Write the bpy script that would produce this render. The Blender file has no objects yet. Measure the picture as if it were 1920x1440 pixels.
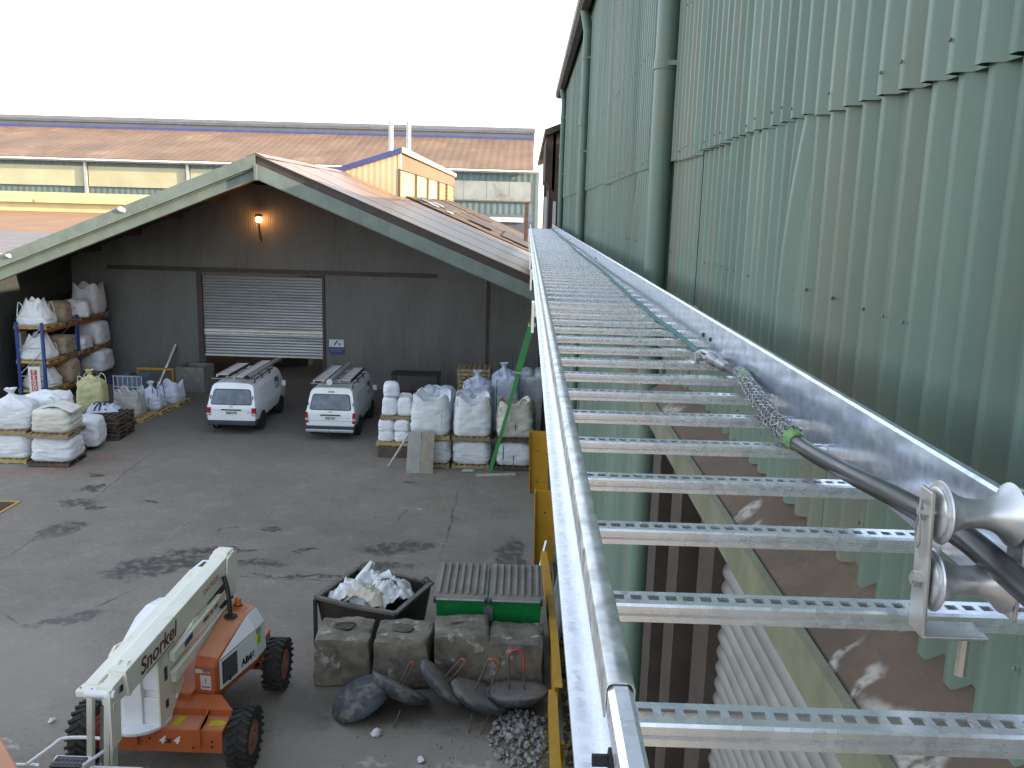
import bpy, math, random
from mathutils import Vector, Matrix, Euler, noise
from math import sin, cos, pi, radians as R
random.seed(7)
scn = bpy.context.scene
COL = scn.collection

# ------------------------------------------------------------------ camera
F, H = 1663.0, 7.9
dv = Vector((29, 327, -F)).normalized()
xv = Vector((1, -.03, (29 - .03 * 327) / F)).normalized()
zv = xv.cross(dv)
cam_d = bpy.data.cameras.new('camera'); cam = bpy.data.objects.new('camera', cam_d); COL.objects.link(cam)
m3 = Matrix((xv, dv, zv))            # columns of cam axes in world = rows here
cam.matrix_world = Matrix.Translation((0, 0, H)) @ m3.to_4x4()
cam_d.sensor_width = 36; cam_d.lens = 36 * F / 1920
cam_d.clip_start = .03; cam_d.clip_end = 2000
scn.camera = cam

# ------------------------------------------------------------------ sky, sun, exposure
SUN_AZ, SUN_EL = 104, 19.2
w = bpy.data.worlds.new('World'); scn.world = w; w.use_nodes = True
wn = w.node_tree; bg = wn.nodes['Background']
sky = wn.nodes.new('ShaderNodeTexSky'); sky.sky_type = 'NISHITA'; sky.sun_disc = False
sky.sun_elevation = R(SUN_EL); sky.sun_rotation = R(SUN_AZ)
sky.air_density = 1.0; sky.dust_density = 1.0; sky.ozone_density = 1.0
hz_ = wn.nodes.new('ShaderNodeHueSaturation'); hz_.inputs['Saturation'].default_value = .52      # thin white overcast veil
wn.links.new(sky.outputs[0], hz_.inputs['Color']); wn.links.new(hz_.outputs[0], bg.inputs[0]); bg.inputs[1].default_value = .15
sd = bpy.data.lights.new('sun', 'SUN'); sd.energy = 3.3; sd.angle = R(.5); sd.color = (1, .80, .56)
so = bpy.data.objects.new('sun', sd); COL.objects.link(so)
tosun = Vector((sin(R(SUN_AZ)) * cos(R(SUN_EL)), cos(R(SUN_AZ)) * cos(R(SUN_EL)), sin(R(SUN_EL))))
so.rotation_euler = (-tosun).to_track_quat('-Z', 'Y').to_euler(); so.location = tosun * 60
vs = scn.view_settings
vs.view_transform = 'Standard'; vs.look = 'None'; vs.gamma = 1; vs.use_curve_mapping = False
vs.exposure = 1.95
scn.render.engine = 'CYCLES'
scn.cycles.max_bounces = 6; scn.cycles.diffuse_bounces = 3; scn.cycles.glossy_bounces = 3; scn.cycles.transmission_bounces = 2; scn.cycles.caustics_reflective = False; scn.cycles.caustics_refractive = False

# ------------------------------------------------------------------ materials
def nt(m):
    m.use_nodes = True
    return m.node_tree, m.node_tree.nodes, m.node_tree.links
def N(ns, t, **kw):
    n = ns.new('ShaderNode' + t)
    for k, v in kw.items():
        if k.startswith('i_'):
            n.inputs[int(k[2:])].default_value = v
        else: setattr(n, k, v)
    return n
def mat(name, c1, c2=None, scale=3, rough=.6, metal=0, bump=0, bscale=40, stretch=(1, 1, 1), lo=.4, hi=.65, rnd=0,
        c3=None, scale3=1.2, lo3=.55, hi3=.7, r2=None, wave=None, wdist=.02, emit=None, espace=None, local=False, rndhue=None):
    m = bpy.data.materials.new(name); t, ns, ls = nt(m); b = ns['Principled BSDF']
    if local: pos = N(ns, 'TexCoord').outputs['Object']
    else: pos = N(ns, 'NewGeometry').outputs['Position']
    mp = N(ns, 'Mapping'); mp.inputs['Scale'].default_value = stretch; ls.new(pos, mp.inputs[0])
    c1 = (*c1, 1)
    col = None
    n1 = N(ns, 'TexNoise'); n1.inputs['Scale'].default_value = scale; n1.inputs['Detail'].default_value = 6; n1.inputs['Roughness'].default_value = .62
    ls.new(mp.outputs[0], n1.inputs['Vector'])
    mr = N(ns, 'MapRange'); mr.inputs[1].default_value = lo; mr.inputs[2].default_value = hi; ls.new(n1.outputs[0], mr.inputs[0])
    mx = N(ns, 'MixRGB'); mx.inputs[1].default_value = c1; mx.inputs[2].default_value = (*(c2 or c1[:3]), 1)
    ls.new(mr.outputs[0], mx.inputs[0]); col = mx.outputs[0]
    if c3:
        n3 = N(ns, 'TexNoise'); n3.inputs['Scale'].default_value = scale3; n3.inputs['Detail'].default_value = 8; n3.inputs['Roughness'].default_value = .7
        ls.new(mp.outputs[0], n3.inputs['Vector'])
        m4 = N(ns, 'MapRange'); m4.inputs[1].default_value = lo3; m4.inputs[2].default_value = hi3; ls.new(n3.outputs[0], m4.inputs[0])
        mx3 = N(ns, 'MixRGB'); mx3.inputs[2].default_value = (*c3, 1); ls.new(m4.outputs[0], mx3.inputs[0]); ls.new(col, mx3.inputs[1]); col = mx3.outputs[0]
    if rnd:
        oi = N(ns, 'ObjectInfo'); mr2 = N(ns, 'MapRange'); mr2.inputs[3].default_value = 1 - rnd; mr2.inputs[4].default_value = 1 + rnd
        ls.new(oi.outputs['Random'], mr2.inputs[0])
        hs = N(ns, 'HueSaturation'); ls.new(mr2.outputs[0], hs.inputs['Value']); ls.new(col, hs.inputs['Color']); col = hs.outputs[0]
        if rndhue:
            mh = N(ns, 'MapRange'); mh.inputs[3].default_value = .5 - rndhue; mh.inputs[4].default_value = .5 + rndhue
            fr = N(ns, 'Math', operation='FRACT'); ml = N(ns, 'Math', operation='MULTIPLY'); ml.inputs[1].default_value = 7.31
            ls.new(oi.outputs['Random'], ml.inputs[0]); ls.new(ml.outputs[0], fr.inputs[0]); ls.new(fr.outputs[0], mh.inputs[0]); ls.new(mh.outputs[0], hs.inputs['Hue'])
    ls.new(col, b.inputs['Base Color'])
    b.inputs['Roughness'].default_value = rough; b.inputs['Metallic'].default_value = metal
    if r2 is not None:
        rr = N(ns, 'MapRange'); rr.inputs[3].default_value = rough; rr.inputs[4].default_value = r2
        ls.new(mr.outputs[0], rr.inputs[0]); ls.new(rr.outputs[0], b.inputs['Roughness'])
    last = None
    if bump:
        nb = N(ns, 'TexNoise'); nb.inputs['Scale'].default_value = bscale; nb.inputs['Detail'].default_value = 4; ls.new(mp.outputs[0], nb.inputs['Vector'])
        bp = N(ns, 'Bump'); bp.inputs['Strength'].default_value = bump; bp.inputs['Distance'].default_value = .02
        ls.new(nb.outputs[0], bp.inputs['Height']); last = bp
    if wave:                                    # (axis, pitch in metres): fine sheet corrugation
        ax, pitch = wave
        sp = N(ns, 'SeparateXYZ'); ls.new(pos, sp.inputs[0])
        mu = N(ns, 'Math', operation='MULTIPLY'); mu.inputs[1].default_value = 2 * pi / pitch; ls.new(sp.outputs['XYZ'.index(ax)], mu.inputs[0])
        sn = N(ns, 'Math', operation='SINE'); ls.new(mu.outputs[0], sn.inputs[0])
        bw = N(ns, 'Bump'); bw.inputs['Strength'].default_value = 1; bw.inputs['Distance'].default_value = wdist; ls.new(sn.outputs[0], bw.inputs['Height'])
        if last: ls.new(last.outputs[0], bw.inputs['Normal'])
        last = bw
    if last: ls.new(last.outputs[0], b.inputs['Normal'])
    if emit:
        b.inputs['Emission Color'].default_value = (*emit[0], 1); b.inputs['Emission Strength'].default_value = emit[1]
    return m

def emask(ns, ls, vec, cx, cy, rx, ry, ang=0, inner=.6):
    mp = N(ns, 'Mapping', vector_type='TEXTURE')
    mp.inputs['Location'].default_value = (cx, cy, 0); mp.inputs['Rotation'].default_value = (0, 0, R(ang)); mp.inputs['Scale'].default_value = (rx, ry, 1000)
    ls.new(vec, mp.inputs[0])
    ln = N(ns, 'VectorMath', operation='LENGTH'); ls.new(mp.outputs[0], ln.inputs[0])
    mr = N(ns, 'MapRange', interpolation_type='SMOOTHSTEP'); mr.inputs[1].default_value = 1; mr.inputs[2].default_value = inner; ls.new(ln.outputs['Value'], mr.inputs[0])
    return mr.outputs[0]
def maxall(ns, ls, outs):
    o = outs[0]
    for q in outs[1:]:
        m = N(ns, 'Math', operation='MAXIMUM'); ls.new(o, m.inputs[0]); ls.new(q, m.inputs[1]); o = m.outputs[0]
    return o
def seg(ns, ls, vec, a, b, wd, inner=.2):
    cx, cy = (a[0] + b[0]) / 2, (a[1] + b[1]) / 2; L = math.hypot(b[0] - a[0], b[1] - a[1])
    return emask(ns, ls, vec, cx, cy, L / 2, wd, math.degrees(math.atan2(b[1] - a[1], b[0] - a[0])), inner)

def ground_mat():
    m = bpy.data.materials.new('asphalt'); t, ns, ls = nt(m); b = ns['Principled BSDF']
    pos = N(ns, 'NewGeometry').outputs['Position']
    def noi(s, d=6, r=.6):
        n = N(ns, 'TexNoise'); n.inputs['Scale'].default_value = s; n.inputs['Detail'].default_value = d; n.inputs['Roughness'].default_value = r; ls.new(pos, n.inputs['Vector']); return n
    big, mid, fine = noi(.22, 5), noi(1.4, 8, .7), noi(38, 3)
    dn = noi(1.1, 5, .65); dn2 = noi(5, 4)
    sub = N(ns, 'VectorMath', operation='SUBTRACT'); sub.inputs[1].default_value = (.5, .5, .5); ls.new(dn.outputs['Color'], sub.inputs[0])
    sc = N(ns, 'VectorMath', operation='SCALE'); sc.inputs['Scale'].default_value = 1.5; ls.new(sub.outputs[0], sc.inputs[0])
    ad = N(ns, 'VectorMath', operation='ADD'); ls.new(pos, ad.inputs[0]); ls.new(sc.outputs[0], ad.inputs[1]); warp = ad.outputs[0]
    sc2 = N(ns, 'VectorMath', operation='SCALE'); sc2.inputs['Scale'].default_value = .35; ls.new(sub.outputs[0], sc2.inputs[0])
    ad2 = N(ns, 'VectorMath', operation='ADD'); ls.new(pos, ad2.inputs[0]); ls.new(sc2.outputs[0], ad2.inputs[1]); warp2 = ad2.outputs[0]
    def mix(f, a, c):
        x = N(ns, 'MixRGB'); ls.new(f, x.inputs[0])
        if isinstance(a, tuple): x.inputs[1].default_value = (*a, 1)
        else: ls.new(a, x.inputs[1])
        x.inputs[2].default_value = (*c, 1); return x.outputs[0]
    def rng(o, lo, hi, a=0, z=1):
        r = N(ns, 'MapRange'); r.inputs[1].default_value = lo; r.inputs[2].default_value = hi; r.inputs[3].default_value = a; r.inputs[4].default_value = z; ls.new(o, r.inputs[0]); return r.outputs[0]
    def mul(a, c):
        x = N(ns, 'Math', operation='MULTIPLY'); ls.new(a, x.inputs[0])
        if isinstance(c, float): x.inputs[1].default_value = c
        else: ls.new(c, x.inputs[1])
        return x.outputs[0]
    c = mix(rng(big.outputs[0], .35, .68), (.165, .143, .116), (.235, .202, .162))
    c = mix(rng(mid.outputs[0], .52, .72, 0, .6), c, (.115, .107, .096))
    c = mix(rng(mid.outputs[0], .46, .30, 0, .5), c, (.30, .27, .235))
    c = mix(rng(fine.outputs[0], .45, .75, 0, .4), c, (.30, .27, .24))
    sp_ = noi(11, 3, .7)
    c = mix(rng(sp_.outputs[0], .56, .70, 0, .55), c, (.10, .09, .08))
    c = mix(rng(sp_.outputs[0], .42, .30, 0, .4), c, (.34, .31, .27))
    # paler worn patch round the machine and the rubble, darker brown ground under the discs and the machine
    c = mix(mul(maxall(ns, ls, [emask(ns, ls, warp, -1.7, 11.6, 2.6, 1.0), emask(ns, ls, warp, -9, 13.5, 3.5, 3, 0, .2)]), .45), c, (.33, .295, .25))
    c = mix(mul(maxall(ns, ls, [emask(ns, ls, warp, -1.5, 12.9, 3.2, .75, 0, .3), emask(ns, ls, warp, -5, 12.2, 1.6, 1.6, 0, .2)]), .75), c, (.085, .072, .058))
    # shade under the shed canopy, painted as darker ground
    c = mix(mul(emask(ns, ls, warp, -9, 33.5, 12, 8, 0, .3), .75), c, (.075, .072, .07))
    # damp and oily stains
    st = [(-7.9, 18.2, 1.15, .55, 30), (-7.0, 19.2, 1.0, .16, 10), (-6.0, 18.6, .9, .12, -5), (-2.9, 19.7, .95, .42, 15), (-2.9, 18.7, .6, .25, 0),
          (-4.9, 19.4, .3, .14, 0), (-11.9, 23.4, .55, .2, 60), (-11.6, 22.0, .4, .3, 10), (-11.1, 20.2, .55, .35, 70), (-12.3, 24.6, .3, .12, 0),
          (-11.0, 21.8, .25, .16, 0), (-9.9, 22.4, .3, .1, 0), (-8.5, 15.6, .85, .22, 38), (-4.6, 17.9, 1.3, .07, -3), 
          (-7.2, 20.6, .2, .08, 20), (-6.0, 20.6, .28, .12, -20), (-.1, 19.6, .3, .9, 0), (-3.2, 24.7, .4, .1, 0)]
    sm = maxall(ns, ls, [emask(ns, ls, warp, a, bb, rx * 1.15, ry * 1.25, an, .72) for a, bb, rx, ry, an in st])
    sm = mul(sm, rng(dn2.outputs[0], .38, .52, .15, 1))
    c = mix(mul(sm, .9), c, (.046, .04, .034))
    # cracks and slab joints
    cr = [((-11.4, 17.5), (-11.25, 21.0)), ((-11.25, 20.6), (-11.8, 28.5)), ((-8.6, 15.3), (-7.7, 17.4)), ((-9.0, 17.95), (-1.0, 17.55)), ((-1.75, 17.6), (-1.7, 25.5)), ((-12.5, 21.6), (-11.2, 22.1)), ((-3.2, 21.0), (-2.9, 22.9)), ((-10, 15.9), (-9.2, 15.2))]
    cm = maxall(ns, ls, [seg(ns, ls, warp2, a, e, .035) for a, e in cr])
    cm = mul(cm, rng(dn2.outputs[0], .38, .58, .15, 1))
    c = mix(mul(cm, .8), c, (.03, .027, .025))
    # faded yellow line, red dust, chalky spots
    yl = maxall(ns, ls, [seg(ns, ls, warp2, (-8.5, 17.6), (-8.0, 25.5), .05), seg(ns, ls, pos, (-2.4, 25.0), (-1.75, 21.8), .05), seg(ns, ls, pos, (-3.3, 21.8), (-1.75, 21.8), .04)])
    c = mix(mul(mul(yl, rng(dn2.outputs[0], .42, .6)), .55), c, (.36, .27, .10))
    rd = maxall(ns, ls, [emask(ns, ls, warp, -14.0, 24.8, 2.2, .7, 15, .1), emask(ns, ls, warp, -12.7, 26.3, .9, .5, 0, .1)])
    c = mix(mul(mul(rd, rng(dn2.outputs[0], .35, .65)), .6), c, (.28, .07, .045))
    wh = maxall(ns, ls, [emask(ns, ls, warp, -3.0, 22.4, .6, .12), emask(ns, ls, warp, -2.0, 11.4, .5, .12), emask(ns, ls, warp, -7.3, 11.6, .35, .12), emask(ns, ls, warp, -2.6, 10.9, .5, .2), emask(ns, ls, warp, -3.0, 15.2, .5, .5), emask(ns, ls, warp, -.6, 11.2, 1, .5)])
    c = mix(mul(mul(wh, rng(dn2.outputs[0], .48, .6)), .7), c, (.42, .40, .37))
    ls.new(c, b.inputs['Base Color'])
    rg = N(ns, 'MapRange'); rg.inputs[3].default_value = .82; rg.inputs[4].default_value = .42; ls.new(sm, rg.inputs[0]); ls.new(rg.outputs[0], b.inputs['Roughness'])
    bp = N(ns, 'Bump'); bp.inputs['Strength'].default_value = .5; bp.inputs['Distance'].default_value = .01
    hh = N(ns, 'Math', operation='SUBTRACT'); ls.new(fine.outputs[0], hh.inputs[0]); ls.new(cm, hh.inputs[1]); ls.new(hh.outputs[0], bp.inputs['Height']); ls.new(bp.outputs[0], b.inputs['Normal'])
    return m

def galv(name, base=.62, rough=.3, tint=(1, 1, 1.02), vary=.1, metal=.75):
    m = bpy.data.materials.new(name); t, ns, ls = nt(m); b = ns['Principled BSDF']
    pos = N(ns, 'NewGeometry').outputs['Position']
    vo = N(ns, 'TexVoronoi'); vo.inputs['Scale'].default_value = 70; ls.new(pos, vo.inputs['Vector'])
    no = N(ns, 'TexNoise'); no.inputs['Scale'].default_value = 26; no.inputs['Detail'].default_value = 7; no.inputs['Distortion'].default_value = .2; ls.new(pos, no.inputs['Vector'])
    a = N(ns, 'MapRange'); a.inputs[1].default_value = .3; a.inputs[2].default_value = .7; a.inputs[3].default_value = base * (1 - vary); a.inputs[4].default_value = base * (1 + vary); ls.new(no.outputs[0], a.inputs[0])
    hs = N(ns, 'HueSaturation'); hs.inputs['Color'].default_value = (*tint, 1); ls.new(a.outputs[0], hs.inputs['Value']); ls.new(hs.outputs[0], b.inputs['Base Color'])
    r = N(ns, 'MapRange'); r.inputs[3].default_value = rough * .75; r.inputs[4].default_value = rough * 1.35; ls.new(vo.outputs['Color'], r.inputs[0]); ls.new(r.outputs[0], b.inputs['Roughness'])
    b.inputs['Metallic'].default_value = metal
    bp = N(ns, 'Bump'); bp.inputs['Strength'].default_value = .035; bp.inputs['Distance'].default_value = .004; ls.new(no.outputs[0], bp.inputs['Height']); ls.new(bp.outputs[0], b.inputs['Normal'])
    return m

M = {}
M['ground'] = ground_mat()
M['galv'] = galv('galvanised steel', .93, .26, (.95, .98, 1.04), .07, .78); M['galv_rough'] = galv('mottled galvanised steel', .68, .34, (1, 1, 1), .36, .75)
M['galv_rail'] = galv('rail zinc with painted reflections', .78, .2, (.86, .95, 1.10), .24, .75)  # blue tint and strong mottle put sky and rung reflections into the colour
M['alu'] = galv('cast aluminium', .6, .38); M['zinc'] = galv('zinc plate', .5, .42, (1, .99, .93))
M['green'] = mat('green sheet paint', (.128, .192, .155), (.092, .14, .116), 1.6, .5, bump=.1, bscale=30, stretch=(1, 1, .12), rnd=.09, rndhue=.012, c3=(.165, .155, .115), scale3=1.3, lo3=.50, hi3=.74, r2=.62)
M['green_pipe'] = mat('green pipe paint', (.125, .19, .152), (.095, .142, .116), 3, .45, stretch=(1, 1, .2), c3=(.17, .16, .13), scale3=2)
M['cream'] = mat('cream flashing paint', (.175, .178, .12), (.125, .125, .082), 4, .55, c3=(.12, .085, .05), scale3=3, lo3=.58, hi3=.75)
M['core'] = mat('dark inner wall', (.02, .018, .016), (.03, .026, .022), 3, .8)
M['brownsteel'] = mat('brown oxide steel', (.034, .025, .021), (.055, .038, .03), 5, .6, c3=(.03, .025, .022), scale3=4)
M['shutter'] = mat('pale grey shutter', (.21, .21, .20), (.165, .165, .155), 4, .45, metal=.2, rnd=.05)
M['gutter'] = mat('weathered gutter', (.16, .15, .14), (.10, .085, .075), 2, .6, c3=(.10, .05, .03), scale3=1.5)
M['rust'] = mat('heavy rust', (.085, .05, .036), (.05, .032, .026), 2.5, .8, bump=.3, c3=(.13, .10, .08), scale3=1.2)
M['shed_green'] = mat('grey green fascia paint', (.165, .205, .182), (.13, .16, .142), 2, .5, c3=(.15, .14, .12), scale3=3, lo3=.6)
M['shed_brown'] = mat('dark brown barge', (.06, .04, .035), (.04, .03, .028), 3, .6)
M['shed_wall'] = mat('grey shed sheet', (.15, .148, .143), (.115, .113, .11), .9, .5, stretch=(1, 1, .3), wave=('X', .10), wdist=.005, c3=(.10, .092, .082), scale3=.7)
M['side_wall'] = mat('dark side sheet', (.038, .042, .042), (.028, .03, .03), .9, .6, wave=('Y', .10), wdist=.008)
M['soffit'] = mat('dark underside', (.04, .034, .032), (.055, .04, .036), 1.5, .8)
M['door'] = mat('galvanised roller door', (.34, .355, .36), (.24, .25, .26), 1.3, .38, metal=.55, stretch=(.3, 1, 3), r2=.5)
M['door_bar'] = mat('bare door rail', (.62, .64, .62), (.5, .5, .48), 3, .35, metal=.7)
M['roof'] = mat('weathered red roof sheet', (.25, .145, .078), (.19, .11, .064), 0.7, .28, bump=.05, rnd=.05, c3=(.22, .13, .10), scale3=.35, wave=('Y', .30), wdist=.012)
M['roof_old'] = mat('old dark fibre roof', (.10, .075, .058), (.065, .05, .042), 1.2, .75, bump=.3, bscale=6, rnd=.2, c3=(.16, .12, .09), scale3=.6, wave=('Y', .35), wdist=.03)
M['far_roof'] = mat('far red roof', (.20, .128, .078), (.155, .10, .064), .35, .6, rnd=.12, c3=(.30, .19, .13), scale3=.15, wave=('X', .8), wdist=.008)
M['vent'] = mat('blue grey ridge vent', (.105, .115, .15), (.085, .095, .12), .5, .6)
M['far_wall'] = mat('blue green far sheet', (.12, .17, .175), (.10, .14, .145), .6, .6, rnd=.06, wave=('X', .6), wdist=.015)
M['far_panel'] = mat('yellowed translucent sheet', (.46, .43, .28), (.40, .37, .24), .5, .5, rnd=.05)
M['far_panel2'] = mat('grey translucent sheet', (.30, .32, .31), (.24, .25, .25), .5, .5, rnd=.05, c3=(.16, .12, .09), scale3=.5)
M['yellow_wall'] = mat('pale yellow wall', (.64, .57, .32), (.56, .49, .26), .8, .6, c3=(.16, .13, .06), scale3=1.5, lo3=.62)
M['ochre'] = mat('ochre brown roof', (.27, .14, .055), (.22, .115, .05), .5, .6, c3=(.30, .20, .10), scale3=.3)
M['grey_roof'] = mat('grey lead roof', (.20, .18, .17), (.15, .14, .135), 1, .6, wave=('X', .4), wdist=.03)
M['mon_wall'] = mat('cream monitor sheet', (.56, .48, .32), (.50, .42, .27), .6, .55, stretch=(1, 1, .2), wave=('X', .3), wdist=.004)
M['mon_side'] = mat('tan monitor sheet', (.17, .11, .06), (.14, .09, .05), .6, .6, wave=('Y', .6), wdist=.01)
M['blue_trim'] = mat('blue fascia', (.055, .075, .24), (.045, .06, .19), 1, .45)
M['cream_trim'] = mat('cream fascia', (.62, .52, .30), (.55, .46, .27), 1, .5)
M['louvre'] = mat('cream louvre', (.72, .60, .30), (.62, .5, .25), 1, .5)
M['louvre_tan'] = mat('tan louvre', (.34, .23, .10), (.28, .19, .085), 1, .5)
M['flue'] = mat('galvanised flue', (.5, .51, .52), (.4, .4, .42), 1, .4, metal=.5)
M['bag'] = mat('white woven bag', (.66, .68, .71), (.58, .60, .63), 3, .72, bump=.75, bscale=10, stretch=(1, 1, 2), rnd=.06, c3=(.46, .44, .40), scale3=2.2, lo3=.56, hi3=.8)
M['bag_cream'] = mat('off white woven bag', (.60, .58, .52), (.50, .48, .42), 3, .75, bump=.75, bscale=10, stretch=(1, 1, 2), c3=(.38, .34, .28), scale3=2, lo3=.55, hi3=.8)
M['bag_grey'] = mat('dusty grey woven bag', (.42, .42, .41), (.33, .32, .30), 3, .75, bump=.75, bscale=10, stretch=(1, 1, 2), c3=(.22, .20, .17), scale3=2)
M['bag_tan'] = mat('tan woven bag', (.34, .27, .19), (.26, .20, .14), 3, .78, bump=.75, bscale=10, stretch=(1, 1, 2), c3=(.17, .13, .09), scale3=2)
M['bag_yellow'] = mat('pale yellow woven bag', (.46, .45, .24), (.38, .37, .19), 3, .75, bump=.75, bscale=10, stretch=(1, 1, 2), c3=(.25, .23, .12), scale3=2)
M['bag_blue'] = mat('bluish white woven bag', (.50, .55, .66), (.42, .46, .56), 3, .7, bump=.75, bscale=10, stretch=(1, 1, 2))
M['film'] = mat('clear shrink film over sacks', (.52, .55, .60), (.42, .45, .50), 4, .18, bump=.9, bscale=9, r2=.4)
M['sack'] = mat('white paper sack', (.70, .72, .77), (.60, .62, .67), 4, .5, bump=.8, bscale=12)
M['strap_w'] = mat('white webbing', (.70, .72, .74), (.6, .62, .64), 6, .7)
M['strap_b'] = mat('dark blue webbing', (.02, .04, .14), (.015, .03, .10), 6, .7)
M['strap_k'] = mat('black webbing', (.015, .016, .02), (.03, .03, .035), 6, .7)
M['fill'] = mat('grey powder fill', (.30, .31, .33), (.24, .25, .26), 5, .9, bump=.3)
M['wood'] = mat('pallet timber', (.30, .22, .12), (.22, .155, .085), 6, .75, bump=.2, stretch=(1, 1, 3), rnd=.18, c3=(.14, .10, .07), scale3=3)
M['wood_dark'] = mat('dark weathered pallet', (.085, .062, .046), (.055, .042, .034), 6, .8, bump=.2, rnd=.25, c3=(.14, .06, .04), scale3=2)
M['wood_yellow'] = mat('yellow pallet timber', (.42, .31, .11), (.34, .24, .09), 6, .7, bump=.2, rnd=.12)
M['board'] = mat('grey cement board', (.33, .335, .32), (.27, .275, .26), 3, .75, c3=(.22, .21, .19), scale3=2)
M['board2'] = mat('buff plywood board', (.30, .27, .21), (.24, .215, .165), 4, .75, stretch=(3, 3, .5), c3=(.2, .18, .15), scale3=3)
M['plank'] = mat('pale plank', (.44, .41, .34), (.36, .33, .27), 5, .75)
M['rack_blue'] = mat('blue rack paint', (.02, .05, .22), (.016, .04, .17), 4, .5)
M['rack_orange'] = mat('orange rack beam', (.36, .11, .025), (.28, .085, .02), 4, .5)
M['sign_white'] = mat('white sign face', (.62, .63, .62), (.55, .56, .55), 3, .5)
M['sign_blue'] = mat('blue sign print', (.03, .05, .22), (.03, .045, .19), 3, .5)
M['sign_red'] = mat('red sign print', (.42, .05, .03), (.36, .045, .03), 3, .5)
M['cage'] = mat('grey steel cage', (.35, .38, .42), (.28, .30, .33), 5, .45, metal=.4)
M['ibc'] = mat('blue grey plastic tank', (.10, .15, .23), (.075, .115, .18), 3, .5)
M['yellow'] = mat('safety yellow paint', (.52, .27, .012), (.44, .22, .012), 3, .5, bump=.05, c3=(.30, .15, .015), scale3=4, lo3=.6, hi3=.75)
M['yellow_chip'] = mat('chipped yellow paint', (.50, .265, .014), (.42, .21, .012), 3, .55, bump=.1, c3=(.045, .03, .02), scale3=6, lo3=.64, hi3=.70)
M['concrete'] = mat('stained concrete', (.21, .18, .14), (.095, .082, .065), 3.2, .85, bump=.8, bscale=14, c3=(.42, .40, .36), scale3=3.3, lo3=.56, hi3=.66, rnd=.08)
M['concrete_grey'] = mat('grey concrete bin', (.17, .17, .165), (.12, .12, .118), 3, .85, bump=.4, bscale=14)
M['debris'] = mat('dark wet grit', (.075, .06, .045), (.13, .11, .085), 9, .8, bump=.8, bscale=25)
M['disc'] = mat('dark blue grey cast disc', (.058, .064, .078), (.035, .04, .05), 4, .7, bump=.5, bscale=18, c3=(.20, .185, .165), scale3=3, lo3=.50, hi3=.66)
M['disc_top'] = mat('dusty disc top', (.17, .155, .14), (.12, .11, .10), 5, .85, bump=.5, bscale=20, c3=(.30, .29, .27), scale3=5, lo3=.6, hi3=.7)
M['rebar'] = mat('brown rebar', (.13, .085, .06), (.09, .06, .045), 12, .75, bump=.3)
M['rebar_orange'] = mat('orange painted rebar', (.50, .12, .02), (.4, .09, .018), 12, .6)
M['rebar_red'] = mat('red painted rebar', (.45, .06, .05), (.35, .05, .04), 12, .6)
M['skip'] = mat('black scorched steel', (.028, .024, .022), (.05, .035, .028), 4, .6, bump=.2, bscale=12, c3=(.10, .06, .04), scale3=3, lo3=.6, hi3=.75)
M['skip_rim'] = mat('worn steel rim', (.14, .125, .11), (.10, .08, .065), 5, .6, bump=.3, bscale=15)
M['cloth'] = mat('crumpled white fabric', (.68, .68, .69), (.58, .58, .58), 4, .75, bump=.2, bscale=25, c3=(.46, .42, .36), scale3=1.8, lo3=.55, hi3=.75)
M['cloth_cream'] = mat('cream fabric', (.58, .52, .42), (.48, .43, .35), 4, .75, bump=.2, bscale=25)
M['bin_green'] = mat('green bin steel', (.01, .23, .055), (.008, .185, .045), 3, .4, c3=(.02, .12, .04), scale3=2)
M['lid'] = mat('dusty brown plastic lid', (.21, .185, .155), (.14, .125, .105), 3, .6, bump=.15)
M['black'] = mat('black plastic', (.014, .014, .015), (.022, .022, .022), 5, .5)
M['tyre'] = mat('tyre rubber', (.022, .022, .022), (.04, .037, .033), 5, .85, bump=.3, bscale=20)
M['rim'] = mat('dusty orange rim', (.40, .13, .07), (.26, .12, .08), 6, .7)
M['van_white'] = mat('white van paint', (.74, .77, .80), (.70, .73, .76), 1.5, .28)
M['van_grey'] = mat('dark bumper plastic', (.03, .035, .05), (.045, .05, .06), 6, .55)
M['van_step'] = mat('dull chrome step', (.42, .45, .48), (.35, .37, .40), 6, .3, metal=.6)
M['glass'] = mat('glass with painted reflections', (.085, .13, .18), (.03, .045, .06), 2.6, .03, bump=.35, bscale=2.2, lo=.38, hi=.62)  # bluish mottling paints cloud reflections and dim interior into the glass colour
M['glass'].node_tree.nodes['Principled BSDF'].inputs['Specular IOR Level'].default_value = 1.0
M['tail'] = mat('red tail lamp', (.32, .018, .015), (.25, .015, .012), 8, .2)
M['tail_w'] = mat('clear lamp', (.55, .55, .53), (.45, .45, .43), 8, .2)
M['steel'] = mat('grey steel', (.30, .31, .32), (.22, .23, .24), 6, .4, metal=.6)
M['steel_dark'] = mat('dark steel', (.05, .05, .052), (.035, .035, .036), 6, .5, metal=.4)
M['conduit'] = mat('grey plastic conduit', (.30, .32, .35), (.24, .26, .28), 4, .35)
M['frp_green'] = mat('green fibreglass', (.035, .26, .07), (.03, .20, .055), 4, .45, c3=(.10, .22, .12), scale3=5)
M['lift_white'] = mat('cream white machine paint', (.78, .765, .66), (.72, .70, .59), 2.2, .35, c3=(.42, .40, .31), scale3=2.5, lo3=.6, hi3=.78)
M['lift_pale'] = mat('clean white machine paint', (.82, .83, .84), (.77, .78, .79), 2.2, .35)
M['lift_orange'] = mat('orange machine paint', (.50, .125, .038), (.44, .105, .032), 2, .4, c3=(.30, .09, .04), scale3=3, lo3=.6, hi3=.75)
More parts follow.
